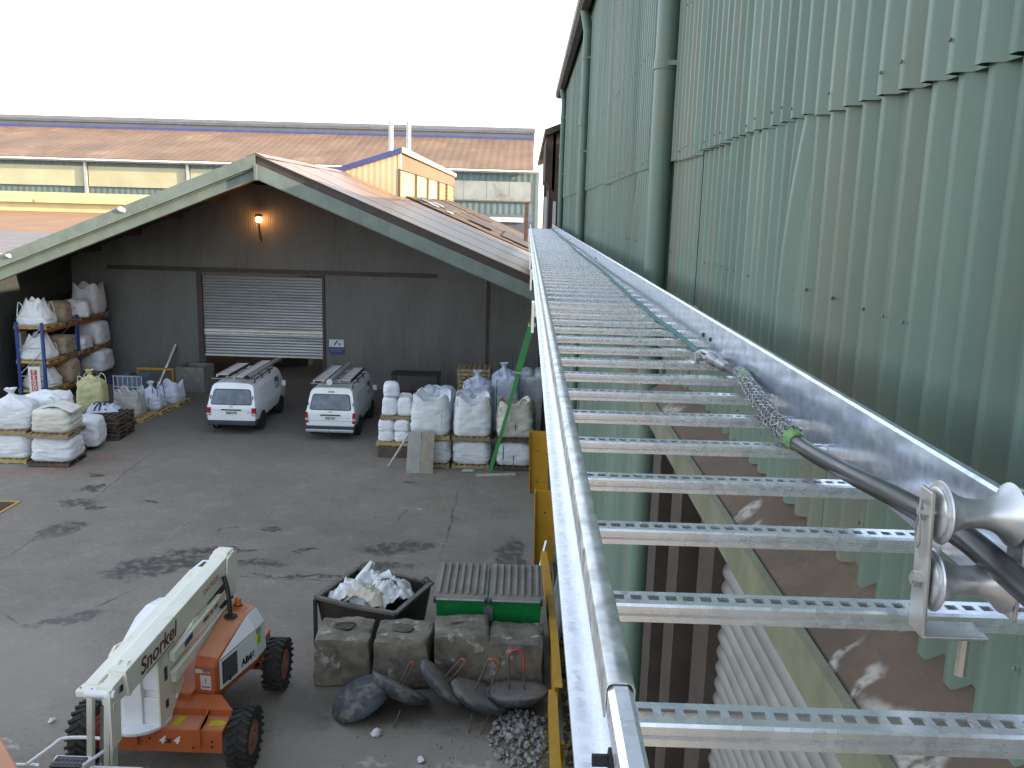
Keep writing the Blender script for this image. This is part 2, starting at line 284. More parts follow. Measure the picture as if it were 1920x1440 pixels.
M['lift_orange_top'] = mat('paler orange paint', (.56, .24, .12), (.50, .19, .085), 1.5, .45, c3=(.40, .15, .07), scale3=2, lo3=.6, hi3=.75)  # paler, pinker orange for upper plates, small lettering and the corner machine
M['maroon'] = mat('dark red lettering', (.12, .02, .018), (.10, .02, .018), 5, .5)
M['print_black'] = mat('black lettering', (.014, .014, .016), (.02, .02, .02), 5, .5)
M['lime'] = mat('lime sticker', (.42, .62, .02), (.36, .54, .02), 5, .4)
M['decal_yellow'] = mat('yellow decal', (.62, .46, .02), (.5, .37, .02), 8, .5, c3=(.3, .14, .03), scale3=9, lo3=.6)
M['amber'] = mat('amber beacon', (.62, .17, .01), (.55, .14, .01), 5, .15)
M['mesh_grey'] = mat('perforated grille', (.16, .17, .17), (.10, .105, .105), 20, .5)
M['cable'] = mat('black cable sheath', (.022, .022, .024), (.032, .032, .034), 8, .28, r2=.42)
M['braid'] = mat('braided steel sock', (.16, .155, .14), (.08, .078, .07), 60, .42, metal=.6, bump=.6, bscale=160)
M['tape'] = mat('green tape', (.07, .26, .03), (.25, .36, .12), 60, .4, bump=.5, bscale=120)
M['rope'] = mat('teal rope', (.09, .26, .23), (.06, .18, .165), 40, .75, bump=.5, bscale=150)
M['bolt'] = mat('black bolt', (.02, .02, .022), (.03, .03, .03), 30, .5, metal=.5)
M['leaf'] = mat('dry yellow leaves', (.20, .16, .045), (.10, .075, .035), 9, .8)
M['soil'] = mat('dark leaf mould', (.035, .03, .022), (.06, .05, .035), 6, .9, bump=.6, bscale=25)
M['stone'] = mat('pale rubble', (.30, .29, .28), (.17, .16, .155), 7, .85, bump=.4, bscale=30)
M['lamp_glow'] = mat('lit lamp glass', (1, .55, .2), emit=((1, .40, .10), 14))

# ------------------------------------------------------------------ mesh builder
WL = {}
class MB:
    def __init__(s): s.v = []; s.f = []
    def add(s, vs, fs):
        o = len(s.v); s.v += [Vector(p) for p in vs]; s.f += [tuple(i + o for i in q) for q in fs]; return s
    def box(s, x0, x1, y0, y1, z0, z1):
        return s.add([(x0, y0, z0), (x1, y0, z0), (x1, y1, z0), (x0, y1, z0), (x0, y0, z1), (x1, y0, z1), (x1, y1, z1), (x0, y1, z1)],
                     [(0, 3, 2, 1), (4, 5, 6, 7), (0, 1, 5, 4), (1, 2, 6, 5), (2, 3, 7, 6), (3, 0, 4, 7)])
    def hexa(s, b, t):          # four bottom points, four top points
        return s.add(list(b) + list(t), [(0, 3, 2, 1), (4, 5, 6, 7), (0, 1, 5, 4), (1, 2, 6, 5), (2, 3, 7, 6), (3, 0, 4, 7)])
    def beam(s, p, q, wd, h, up=(0, 0, 1)):
        p, q = Vector(p), Vector(q); d = (q - p).normalized(); up = Vector(up)
        if abs(d.dot(up)) > .98: up = Vector((0, 1, 0))
        sd = d.cross(up).normalized(); u = sd.cross(d)
        r = [(-wd / 2, -h / 2), (wd / 2, -h / 2), (wd / 2, h / 2), (-wd / 2, h / 2)]
        vs = [p + sd * a + u * b for a, b in r] + [q + sd * a + u * b for a, b in r]
        return s.add(vs, [(0, 1, 2, 3), (7, 6, 5, 4), (0, 4, 5, 1), (1, 5, 6, 2), (2, 6, 7, 3), (3, 7, 4, 0)])
    def tube(s, pts, r, n=8, cap=True, flat=None):
        pts = [Vector(p) for p in pts]; k = len(pts); rs = r if isinstance(r, (list, tuple)) else [r] * k
        up = None; vs = []; fs = []
        for i, p in enumerate(pts):
            d = ((pts[min(i + 1, k - 1)] - p).normalized() + (p - pts[max(i - 1, 0)]).normalized()).normalized()
            if up is None: up = d.orthogonal().normalized()
            up = (up - d * up.dot(d)).normalized(); sd = d.cross(up)
            for j in range(n):
                a = 2 * pi * j / n; vs.append(p + (up * cos(a) + sd * sin(a)) * rs[i])
        for i in range(k - 1):
            for j in range(n):
                a, b = i * n + j, i * n + (j + 1) % n; fs.append((a, b, b + n, a + n))
        if cap: fs += [tuple(range(n))[::-1], tuple(range((k - 1) * n, k * n))]
        return s.add(vs, fs)
    def lathe(s, prof, n=24, mtx=None):
        mtx = mtx or Matrix(); vs = []; fs = []; k = len(prof)
        for r_, z in prof:
            for j in range(n): vs.append(mtx @ Vector((r_ * cos(2 * pi * j / n), r_ * sin(2 * pi * j / n), z)))
        for i in range(k - 1):
            for j in range(n):
                a, b = i * n + j, i * n + (j + 1) % n; fs.append((a, b, b + n, a + n))
        fs += [tuple(range(n))[::-1], tuple(range((k - 1) * n, k * n))]
        return s.add(vs, fs)
    def prism(s, poly, ax, a, b):
        def P(u, v, t): return (t, u, v) if ax == 'x' else ((u, t, v) if ax == 'y' else (u, v, t))
        n = len(poly); vs = [P(u, v, a) for u, v in poly] + [P(u, v, b) for u, v in poly]
        return s.add(vs, [tuple(range(n)), tuple(range(2 * n - 1, n - 1, -1))] + [(i, i + n, (i + 1) % n + n, (i + 1) % n) for i in range(n)])
    def ribbon(s, pts, wv, t=.006):
        pts = [Vector(p) for p in pts]; wv = Vector(wv)
        for a, b in zip(pts, pts[1:]):
            nrm = (b - a).cross(wv).normalized() * t / 2
            h = wv / 2
            s.hexa([a - h - nrm, a + h - nrm, a + h + nrm, a - h + nrm], [b - h - nrm, b + h - nrm, b + h + nrm, b - h + nrm])
        return s
    def mesh(s, name, mt, smooth=False, off=(0, 0, 0)):
        me = bpy.data.meshes.new(name); off = Vector(off)
        me.from_pydata([tuple(v - off) for v in s.v], [], s.f); me.materials.append(mt)
        import bmesh
        bm = bmesh.new(); bm.from_mesh(me); bmesh.ops.recalc_face_normals(bm, faces=bm.faces); bm.to_mesh(me); bm.free()
        if smooth:
            me.polygons.foreach_set('use_smooth', [True] * len(me.polygons)); me.set_sharp_from_angle(angle=R(smooth if smooth > 1 else 40))
        return me
    def build(s, name, mt, parent=None, smooth=False, bevel=0, local=False):
        off = (0, 0, 0) if (local or parent is None) else WL.get(parent, Vector())
        return place(name, s.mesh(name, mt, smooth, off), parent, bevel=bevel)
def place(name, me, parent=None, loc=(0, 0, 0), rot=(0, 0, 0), bevel=0):
    o = bpy.data.objects.new(name, me); COL.objects.link(o)
    if parent: o.parent = parent
    o.location = loc; o.rotation_euler = rot
    WL[o] = (WL.get(parent, Vector()) if parent else Vector()) + Vector(loc)
    if bevel:
        b = o.modifiers.new('bevel', 'BEVEL'); b.width = bevel; b.segments = 2; b.limit_method = 'ANGLE'; b.angle_limit = R(40)
    return o
def tag(o, label, cat=None, group=None, kind=None):
    if label: o['label'] = label
    if cat: o['category'] = cat
    if group: o['group'] = group
    if kind: o['kind'] = kind
    return o
def thing(name, label, cat, loc=(0, 0, 0), rz=0, group=None):
    o = bpy.data.objects.new(name, None); COL.objects.link(o); o.location = loc; o.rotation_euler = (0, 0, R(rz)); WL[o] = Vector(loc)
    o.empty_display_size = .2
    return tag(o, label, cat, group)
def B(x0, x1, y0, y1, z0, z1): return MB().box(x0, x1, y0, y1, z0, z1)
def text(s, size, mtx, mt, parent, name='lettering', shear=0, ext=.002, bold=0, local=False):
    cu = bpy.data.curves.new('t', 'FONT'); cu.body = s; cu.size = size; cu.extrude = ext; cu.align_x = 'CENTER'; cu.align_y = 'CENTER'; cu.shear = shear; cu.offset = bold
    to = bpy.data.objects.new('t', cu); COL.objects.link(to)
    dg = bpy.context.evaluated_depsgraph_get(); me = bpy.data.meshes.new_from_object(to.evaluated_get(dg))
    bpy.data.objects.remove(to); me.materials.clear(); me.materials.append(mt)
    off = Vector() if local else WL.get(parent, Vector())
    me.transform(Matrix.Translation(-off) @ mtx)
    return place(name, me, parent)
def frame(o, xa, ya):          # matrix with given origin, x axis, y axis
    xa = Vector(xa).normalized(); ya = Vector(ya).normalized(); za = xa.cross(ya)
    m = Matrix((xa, ya, za)).transposed().to_4x4(); m.translation = Vector(o); return m

# ------------------------------------------------------------------ ground
g = B(-250, 250, -60, 400, -.5, 0).build('ground', M['ground']); tag(g, 'worn grey asphalt yard with oil stains and cracks', kind='structure')
s_ = MB(); rng = random.Random(3)
s_.prism([(.78, 8), (1.1, 8), (1.1, 19), (.82, 19)], 'z', .004, .035)
sb = s_.build('garden_strip', M['soil']); tag(sb, 'dark strip of soil between yellow rail and wall', kind='structure')

# ------------------------------------------------------------------ green building on the right
XW = 1.12
gb = thing('corrugated_building', 'tall green corrugated steel building along the right side', 'building', (XW, 12, 0))
def sheet_mesh(name, width, h, mt, pitch=.152, depth=.043, bow=0, seed=0, zn=1):
    b = MB(); n = round(width / pitch); prof = [(0, 0)]
    for i in range(n):
        y = i * pitch
        prof += [(y + .062, 0), (y + .078, -depth), (y + .118, -depth), (y + .134, 0)]
    prof.append((width + .02, 0))
    k = len(prof); vs = []
    for j in range(zn + 1):
        t = j / zn
        for y, x in prof:
            xx = x; yy = y
            if bow:
                s = sin(pi * t) * bow; e = math.exp(-((y - .1) / .14) ** 2) * s
                xx = x - e * .05; yy = y + e * .06
            vs.append((xx, yy, t * h))
    fs = [(j * k + i, j * k + i + 1, (j + 1) * k + i + 1, (j + 1) * k + i) for j in range(zn) for i in range(k - 1)]
    me = bpy.data.meshes.new(name); me.from_pydata(vs, [], fs); me.materials.append(mt); me.polygons.foreach_set('use_smooth', [True] * len(fs)); return me
up_me = sheet_mesh('cladding_sheet', .76, 3.4, M['green']); lo_me = sheet_mesh('cladding_sheet', .76, 1.62, M['green'])
bow_me = sheet_mesh('cladding_sheet', .76, 1.62, M['green'], bow=1, zn=8); base_me = sheet_mesh('cladding_sheet', .76, 6.78, M['green'])
r = random.Random(11)
for i in range(-4, 40):
    y = i * .76 - .3
    if y > 29.7: break
    lz = 12
    o = place('cladding_sheet', up_me, gb, (-.018 + r.uniform(-.005, .003), y - lz + r.uniform(-.012, .012), 8.28 + r.uniform(-.02, .02)), (r.uniform(-.004, .004), 0, r.uniform(-.006, .006)))
    bw = i in (5, 12)
    o = place('cladding_sheet', bow_me if bw else lo_me, gb, (.012 + r.uniform(-.008, .004), y - lz + r.uniform(-.02, .02), 6.76 + r.uniform(-.03, .03)), (r.uniform(-.007, .007), 0, r.uniform(-.012, .012)))
    if y > 6.2: place('cladding_sheet', base_me, gb, (.035 + r.uniform(-.004, .004), y - lz, 0), (0, 0, r.uniform(-.006, .006)))
B(XW + .06, 14, -3.4, 30, 0, 11.55).build('inner_wall', M['core'], gb)
MB().prism([(XW - .22, 11.62), (14.2, 15.0), (14.2, 15.1), (XW - .24, 11.70)], 'y', -3.6, 30.1).build('roof', M['gutter'], gb)
MB().prism([(.80, 11.66), (.80, 11.50), (.86, 11.44), (.98, 11.44), (1.02, 11.50), (1.02, 11.60), (.99, 11.60), (.99, 11.50), (.965, 11.47), (.87, 11.47), (.83, 11.51), (.83, 11.66)], 'y', -3.6, 29.9).build('gutter', M['gutter'], gb)
for i, y in enumerate((-1.6, 6.95, 17.0, 27.6)):
    p = MB().tube([(1.0, y, 0), (1.0, y, 4), (1.0, y, 8), (1.0, y, 11.1), (.93, y, 11.45)], .083, 20).build('downpipe', M['green_pipe'], gb, smooth=True)
    for z in (3.2, 6.4, 8.95, 10.6):
        MB().lathe([(.086, 0), (.092, 0), (.092, .07), (.086, .07)], 20, Matrix.Translation((1.0, y, z))).beam((1.0, y - .088, z + .035), (1.11, y - .12, z + .035), .02, .035).build('pipe_strap', M['green_pipe'], p)
    MB().lathe([(.084, 0), (.098, 0), (.098, .13), (.084, .13)], 20, Matrix.Translation((1.0, y, 9.45))).build('pipe_socket', M['green_pipe'], p, smooth=True)
# sheet seam flashings
for y, w_, z0, z1 in ((3.73, .030, 6.80, 8.10), (3.06, .007, 6.80, 8.25), (2.38, .006, 6.8, 8.25), (5.75, .02, 6.8, 8.9), (9.3, .02, 6.8, 8.2)):
    MB().prism([(y, z0), (y + w_, z0), (y + w_ * .8, z1 - .2), (y + w_ * .3, z1)], 'x', 1.096, 1.1005).build('open_seam', M['core'], gb)
sw = MB(); r = random.Random(77)                    # screw heads along the girts
for z in (6.95, 7.62, 8.34, 9.3, 10.3, 11.2):
    for i in range(-4 * 5, 39 * 5):
        y = i * .152 - .3 + .098 + r.uniform(-.008, .008)
        if y > 20 or y < .2 or r.random() < .5: continue
        x = 1.12 - .043 - (.020 if z > 8.2 else -.006)
        sw.lathe([(.006, 0), (.006, .005), (.003, .007)], 6, frame((x, y, z + r.uniform(-.012, .012)), (0, 0, 1), (0, 1, 0)))
sh_ = sw.build('screw_heads', M['gutter'], gb); sh_['kind'] = 'stuff'
# loading bay below the cladding: dusty ledge, cream fascia, shutter, brown jambs
def ledge_mat():
    m = mat('dusty brown ledge', (.12, .083, .06), (.088, .06, .044), 3.5, .85, bump=.2, c3=(.145, .11, .072), scale3=2)
    t, ns, ls = m.node_tree, m.node_tree.nodes, m.node_tree.links; b = ns['Principled BSDF']
    pos = N(ns, 'NewGeometry').outputs['Position']
    no = N(ns, 'TexNoise'); no.inputs['Scale'].default_value = 7; no.inputs['Detail'].default_value = 2; ls.new(pos, no.inputs['Vector'])
    sc = N(ns, 'VectorMath', operation='SCALE'); sc.inputs['Scale'].default_value = .16; ls.new(no.outputs['Color'], sc.inputs[0])
    ad = N(ns, 'VectorMath', operation='ADD'); ls.new(pos, ad.inputs[0]); ls.new(sc.outputs[0], ad.inputs[1])
    o = .08
    mk = maxall(ns, ls, [emask(ns, ls, ad.outputs[0], .95 + o, 1.95 + o, .06, .30, 0, .5), emask(ns, ls, ad.outputs[0], .95 + o, 2.25 + o, .10, .035, 20, .35), emask(ns, ls, ad.outputs[0], .94 + o, 2.38 + o, .09, .03, 25, .35),
                         emask(ns, ls, ad.outputs[0], .94 + o, 3.42 + o, .06, .10, 0, .35), emask(ns, ls, ad.outputs[0], .98 + o, 3.62 + o, .09, .05, 30, .35), emask(ns, ls, ad.outputs[0], .95 + o, 5.6 + o, .08, .2, 0, .35)])
    src = b.inputs['Base Color'].links[0].from_socket
    mx = N(ns, 'MixRGB'); mx.inputs[2].default_value = (.36, .34, .315, 1)
    n5 = N(ns, 'TexNoise'); n5.inputs['Scale'].default_value = 30; n5.inputs['Detail'].default_value = 5; ls.new(pos, n5.inputs['Vector'])
    r5 = N(ns, 'MapRange'); r5.inputs[1].default_value = .32; r5.inputs[2].default_value = .55; ls.new(n5.outputs[0], r5.inputs[0])
    m5 = N(ns, 'Math', operation='MULTIPLY'); ls.new(mk, m5.inputs[0]); ls.new(r5.outputs[0], m5.inputs[1]); ls.new(m5.outputs[0], mx.inputs[0]); ls.new(src, mx.inputs[1]); ls.new(mx.outputs[0], b.inputs['Base Color'])
    return m
M['ledge'] = ledge_mat()
MB().prism([(1.16, 6.80), (.915, 6.62), (.915, 6.59), (1.16, 6.59)], 'y', -3, 6.35).build('ledge', M['ledge'], gb)
MB().prism([(.912, 6.63), (.885, 6.62), (.885, 6.46), (.95, 6.44), (.95, 6.46), (.912, 6.48)], 'y', -3, 6.36).build('fascia', M['cream'], gb)
MB().prism([(1.16, 6.79), (.91, 6.60), (.885, 6.36), (1.16, 6.34)], 'y', 6.36, 6.40).build('end_cap', M['cream'], gb)
MB().prism([(1.16, 6.62), (1.0, 6.54), (1.0, 6.46), (1.16, 6.46)], 'y', 7.35, 12).build('ledge', M['ledge'], gb)
sl = MB(); n = 9; pts = [(-.018 * sin(pi * j / n), .085 * j / n) for j in range(n + 1)]
vs_ = []
for x, z in pts: vs_ += [(x, 0, z), (x, 6.9, z)]
sl.add(vs_, [(2 * j, 2 * j + 1, 2 * j + 3, 2 * j + 2) for j in range(n)])
slat_me = sl.mesh('slat', M['shutter'], 60)
sh = B(1.03, 1.05, -2.8, 4.12, 0, 6.44).build('roller_shutter', M['shutter'], gb)
for j in range(75): place('slat', slat_me, sh, (1.03 - XW, -2.78 - 12, j * .085 + .02))
for y0, y1, x0 in ((4.12, 4.46, .965), (4.62, 4.72, 1.02), (4.95, 5.28, .95), (5.62, 5.70, 1.03), (5.95, 6.3, .98)):
    B(x0, 1.17, y0, y1, 0, 6.36).build('jamb', M['brownsteel'], gb)
for y0, y1, z0, z1 in ((4.5, 4.62, 5.6, 5.85), (4.72, 4.95, 4.9, 5.0), (5.3, 5.62, 5.55, 5.6)): B(1.06, 1.17, y0, y1, z0, z1).build('cross_bar', M['brownsteel'], gb)

# rusty annex beyond the green building
an = thing('rusty_annex', 'dark rusted steel building beyond the green wall', 'building', (.9, 31, 0))
MB().prism([(.80, 0), (3, 0), (3, 11.1), (.80, 10.4)], 'y', 31, 46).build('wall', M['rust'], an)
MB().prism([(.52, 10.35), (3.2, 11.45), (3.2, 11.62), (.50, 10.55)], 'y', 30.8, 52).build('roof', M['rust'], an)
MB().prism([(.56, 8.9), (.9, 8.5), (.9, 10.4), (.56, 10.4)], 'y', 31.0, 36).build('hopper', M['rust'], an)
for x, y in ((.72, 31.2), (.86, 33.0), (.60, 34.5)): B(x, x + .1, y, y + .1, 0, 10.4).build('column', M['brownsteel'], an)
B(.56, .66, 30.9, 31.0, 6.5, 8.35).build('white_pipe', M['flue'], an); B(.86, .97, 30.85, 30.95, 6.5, 8.2).build('white_pipe', M['flue'], an)
B(1.02, 1.18, 29.9, 30.9, 0, 11.0).build('end_panel', M['cream'], an)

# ------------------------------------------------------------------ cable tray
ZR = 7.35
tray = thing('cable_ladder', 'long galvanised steel cable ladder running away along the green wall', 'cable tray', (.43, 1, ZR))
Y0, Y1 = .25, 27.0
rp = [(.066, -.012), (.096, -.012), (.096, .080), (.0885, .086), (.0885, .110), (.094, .1155), (.107, .1155), (.112, .110), (.112, -.020), (.066, -.020)]
MB().prism([(x, ZR + z) for x, z in rp], 'y', Y0, Y1).build('side_rail', M['galv'], tray)
MB().prism([(.86 - x, ZR + z + .025 if z > .05 else ZR + z) for x, z in rp], 'y', Y0, Y1).build('side_rail', M['galv_rail'], tray)
# rolled cap over the left rail, starting a little way along
cp = [(.0862, ZR + .082), (.0862, ZR + .112), (.0885, ZR + .1165), (.0925, ZR + .1185), (.108, ZR + .1185), (.1125, ZR + .1160), (.1148, ZR + .111), (.1148, ZR + .078),
      (.1130, ZR + .078), (.1130, ZR + .110), (.1110, ZR + .1145), (.108, ZR + .1165), (.0925, ZR + .1165), (.0895, ZR + .115), (.0878, ZR + .111), (.0878, ZR + .082)]
MB().prism(cp, 'y', .762, Y1).build('rail_cap', M['galv_rough'], tray, smooth=30)
for y in (.655, .735):
    t_ = MB(); mt_ = frame((.0985, y, ZR + .055), (0, 1, 0), (0, 0, 1)); mt_ = mt_ @ Matrix.Rotation(pi, 4, 'Y')
    t_.lathe([(.0115, 0), (.0115, .009)], 6, mt_).lathe([(.006, .008), (.006, .024)], 10, mt_).build('bolt', M['bolt'], tray)
B(.0925, .0995, .54, .69, ZR + .01, ZR + .03).build('splice_plate', M['zinc'], tray)
# one slotted rung, shared
rb = MB(); L = .635; wd = .042; hh = .03; ns_ = 25; pt = L / ns_
ys = [0, .013, .029, wd]
xs = [0]
for k in range(ns_): xs += [k * pt + .0045, k * pt + .0205]
xs.append(L)
idx = {}
for i, x in enumerate(xs):
    for j, y in enumerate(ys): idx[i, j] = len(rb.v); rb.v.append(Vector((x, y, 0)))
for i in range(len(xs) - 1):
    for j in range(3):
        if j == 1 and i % 2 == 1: continue
        rb.f.append((idx[i, j], idx[i + 1, j], idx[i + 1, j + 1], idx[i, j + 1]))
for i in range(1, len(xs) - 1, 2):        # slot lips turned down
    for a, b in (((i, 1), (i + 1, 1)), ((i + 1, 1), (i + 1, 2)), ((i + 1, 2), (i, 2)), ((i, 2), (i, 1))):
        p, q = rb.v[idx[a]], rb.v[idx[b]]; o = len(rb.v); rb.v += [p - Vector((0, 0, .004)), q - Vector((0, 0, .004))]; rb.f.append((idx[a], idx[b], o + 1, o))
# folded front face with swages, back face
fp = [(0, 0), (-.002, -.004), (-.002, -.011), (.0025, -.0135), (.0025, -.0165), (-.002, -.019), (-.002, -.0275), (.006, -.030), (.012, -.030)]
o = len(rb.v)
for y, z in fp: rb.v += [Vector((0, y, z)), Vector((L, y, z))]
for k in range(len(fp) - 1): rb.f.append((o + 2 * k, o + 2 * k + 1, o + 2 * k + 3, o + 2 * k + 2))
o = len(rb.v); rb.v += [Vector((0, wd, 0)), Vector((L, wd, 0)), Vector((L, wd, -hh)), Vector((0, wd, -hh))]; rb.f.append((o, o + 1, o + 2, o + 3))
rung_me = rb.mesh('rung', M['galv'])
y = .605 - .02
while y < Y1 - .05:
    place('rung', rung_me, tray, (.112 - .43, y - 1, 0)); y += .303
# far solid cover and joints
for y in (3.6, 9.6, 15.6, 21.6):
    B(.752, .757, y - .12, y + .12, ZR + .02, ZR + .10).build('splice_plate', M['zinc'], tray)
    for dy in (-.07, .07): MB().lathe([(.009, 0), (.009, .01)], 6, frame((.752, y + dy, ZR + .06), (0, 0, 1), (0, 1, 0)) @ Matrix.Rotation(pi, 4, 'X') if False else frame((.752, y + dy, ZR + .06), (0, 1, 0), (0, 0, 1)) @ Matrix.Rotation(pi, 4, 'Y')).build('bolt', M['bolt'], tray)
for i, y in enumerate((5.6, 8.6, 11.6, 14.8, 18.5, 22.5, 26.2)):
    a = MB().box(.045, 1.12, y - .02, y + .02, ZR - .115, ZR - .072).box(1.07, 1.085, y - .06, y + .06, ZR - .4, ZR - .02)
    a.hexa([(1.08, y - .004, ZR - .38), (1.08, y + .004, ZR - .38), (1.08, y + .004, ZR - .37), (1.08, y - .004, ZR - .37)], [(.5, y - .004, ZR - .115), (.5, y + .004, ZR - .115), (.5, y + .004, ZR - .11), (.5, y - .004, ZR - .11)])
    a.box(.045, .062, y - .06, y + .06, ZR - .21, ZR - .02)
    a.box(.06, .80, y - .02, y + .02, ZR - .072, ZR - .031)
    a.build('support_arm', M['galv'], tray)

# rope, shackle, sock, cable
rope = MB(); q = []
for i in range(40):
    t = i / 39; yy = 3.42 + t * 23.4
    q.append((.700 + .012 * sin(yy * .9) + .03 * t * t, yy, ZR + .013 + .004 * sin(yy * 5)))
rope.tube(q, .0105, 8)
tag(rope.build('pulling_rope', M['rope'], smooth=True), 'thin teal pulling rope lying along the cable ladder rungs', 'rope')
sk = thing('shackle', 'grey steel swivel shackle joining teal rope to cable sock', 'shackle', (.70, 3.2, ZR + .02))
MB().tube([(.688, 3.44, ZR + .02), (.668, 3.38, ZR + .022), (.672, 3.28, ZR + .025), (.70, 3.25, ZR + .026)], .011, 8).tube([(.712, 3.44, ZR + .02), (.732, 3.38, ZR + .022), (.728, 3.28, ZR + .025), (.70, 3.25, ZR + .026)], .011, 8).build('bow', M['zinc'], sk, smooth=True)
MB().tube([(.655, 3.29, ZR + .024), (.748, 3.29, ZR + .024)], .011, 8).lathe([(.02, -.008), (.02, .008)], 6, frame((.652, 3.29, ZR + .024), (0, 1, 0), (0, 0, 1))).build('pin', M['zinc'], sk)
MB().tube([(.70, 3.27, ZR + .025), (.703, 3.21, ZR + .027), (.705, 3.18, ZR + .027)], [.026, .024, .015], 10).tube([(.705, 3.17, ZR + .027), (.707, 3.10, ZR + .028), (.71, 3.05, ZR + .03)], [.017, .021, .014], 10).build('swivel', M['steel'], sk, smooth=True)
MB().tube([(.71, 3.06, ZR + .03), (.742, 3.03, ZR + .034), (.748, 2.98, ZR + .036), (.725, 2.93, ZR + .036)], .010, 8).tube([(.708, 3.05, ZR + .03), (.712, 2.98, ZR + .034), (.715, 2.9, ZR + .036)], [.014, .018, .012], 8).build('eye', M['steel_dark'], sk, smooth=True)
cp_ = [(.648, .45, 7.40), (.640, .80, 7.435), (.628, 1.10, 7.462), (.630, 1.22, 7.462), (.642, 1.45, 7.437), (.652, 1.7, 7.405), (.652, 1.95, 7.382), (.652, 2.1, 7.377)]
def smoothpath(p, n=6):
    p = [Vector(a) for a in p]; out = []
    for i in range(len(p) - 1):
        a, b, c, d = p[max(i - 1, 0)], p[i], p[i + 1], p[min(i + 2, len(p) - 1)]
        for k in range(n):
            t = k / n; out.append(.5 * ((2 * b) + (c - a) * t + (2 * a - 5 * b + 4 * c - d) * t * t + (3 * b - a - 3 * c + d) * t ** 3))
    return out + [p[-1]]
cb = thing('power_cable', 'thick black cable pulled over the rollers on the cable ladder', 'cable', (.65, 1.5, ZR))
MB().tube(smoothpath(cp_), .0185, 16).build('sheath', M['cable'], cb, smooth=True)
spth = smoothpath([(.654, 2.08, 7.381), (.662, 2.28, 7.377), (.688, 2.55, 7.378), (.715, 2.80, 7.383), (.722, 2.93, 7.388)], 12)
MB().tube(spth, [.0225 - .006 * (i / (len(spth) - 1)) ** 3 + .0012 * (i % 2) for i in range(len(spth))], 14).build('cable_sock', M['braid'], cb, smooth=True)
bs = MB()                                    # braid strands, both hands
for hnd in (1, -1):
    for k in range(8):
        pts = []
        for i in range(0, len(spth)):
            p = spth[i]; d = (spth[min(i + 1, len(spth) - 1)] - spth[max(i - 1, 0)]).normalized(); u = Vector((0, 0, 1)); sd_ = d.cross(u).normalized(); u = sd_.cross(d)
            a = 2 * pi * k / 8 + hnd * i * .42; rr = .0235 - .006 * (i / (len(spth) - 1)) ** 3 + .002 * cos(i * pi + (hnd > 0) * pi)
            pts.append(p + (sd_ * cos(a) + u * sin(a)) * rr)
        bs.tube(pts, .0024, 5, cap=False)
bs.build('braid', M['steel'], cb, smooth=True)
MB().tube(smoothpath([(.652, 2.03, 7.380), (.653, 2.06, 7.379), (.656, 2.11, 7.379), (.658, 2.15, 7.378)], 4), [.020, .0225, .0245, .0235, .025, .024, .025, .0235, .025, .0245, .025, .0235, .022], 14).build('tape_wrap', M['tape'], cb, smooth=True)
MB().tube(smoothpath([(.716, 2.80, 7.383), (.722, 2.86, 7.386)], 3), .0225, 12).build('tape_wrap', M['tape'], cb, smooth=True)

# cable roller stand
ro = thing('cable_roller', 'aluminium cable roller stand with two waisted rollers bolted to a rung', 'cable roller', (.60, 1.13, ZR))
pl = MB().hexa([(.543, 1.105, ZR + .002), (.549, 1.105, ZR + .002), (.549, 1.150, ZR + .002), (.543, 1.150, ZR + .002)], [(.535, 1.110, ZR + .205), (.541, 1.110, ZR + .205), (.541, 1.145, ZR + .205), (.535, 1.145, ZR + .205)])
pl.build('side_plate', M['zinc'], ro, bevel=.002)
B(.545, .632, 1.104, 1.152, ZR + .001, ZR + .007).build('foot_plate', M['zinc'], ro, bevel=.002)
MB().hexa([(.66, 1.105, ZR + .03), (.666, 1.105, ZR + .03), (.666, 1.150, ZR + .03), (.66, 1.150, ZR + .03)], [(.664, 1.11, ZR + .205), (.67, 1.11, ZR + .205), (.67, 1.145, ZR + .205), (.664, 1.145, ZR + .205)]).build('side_plate', M['zinc'], ro, bevel=.002)
def roller(z, name='roller'):
    prof = []
    for i in range(21):
        t = i / 20; x = -.046 + .092 * t; s = abs(2 * t - 1); prof.append((.0195 + .023 * s ** 2.6, x))
    prof = [(.012, -.054), (.030, -.054), (.034, -.052), (.034, -.049), (.041, -.048)] + prof + [(.041, .048), (.034, .049), (.034, .052), (.030, .054), (.012, .054)]
    m_ = frame((.603, 1.128, z), (0, 1, 0), (0, 0, 1))
    r_ = MB().lathe(prof, 32, m_).build(name, M['alu'], ro, smooth=35)
    MB().lathe([(.006, -.074), (.006, .072)], 12, m_).lathe([(.011, -.071), (.011, -.063)], 6, m_).build('axle', M['zinc'], r_)
roller(ZR + .172); roller(ZR + .078)
MB().tube(smoothpath([(.531, 1.128, ZR + .19), (.529, 1.122, ZR + .165), (.530, 1.117, ZR + .135), (.5305, 1.124, ZR + .125), (.530, 1.131, ZR + .137), (.529, 1.128, ZR + .16), (.531, 1.122, ZR + .19)], 4), .0013, 6).build('split_pin', M['steel'], ro)
MB().lathe([(.008, 0), (.008, -.06)], 8, Matrix.Translation((.612, 1.128, ZR))).build('stud', M['zinc'], ro)
# clear second hook plate seen at the picture's right edge is the far side plate above

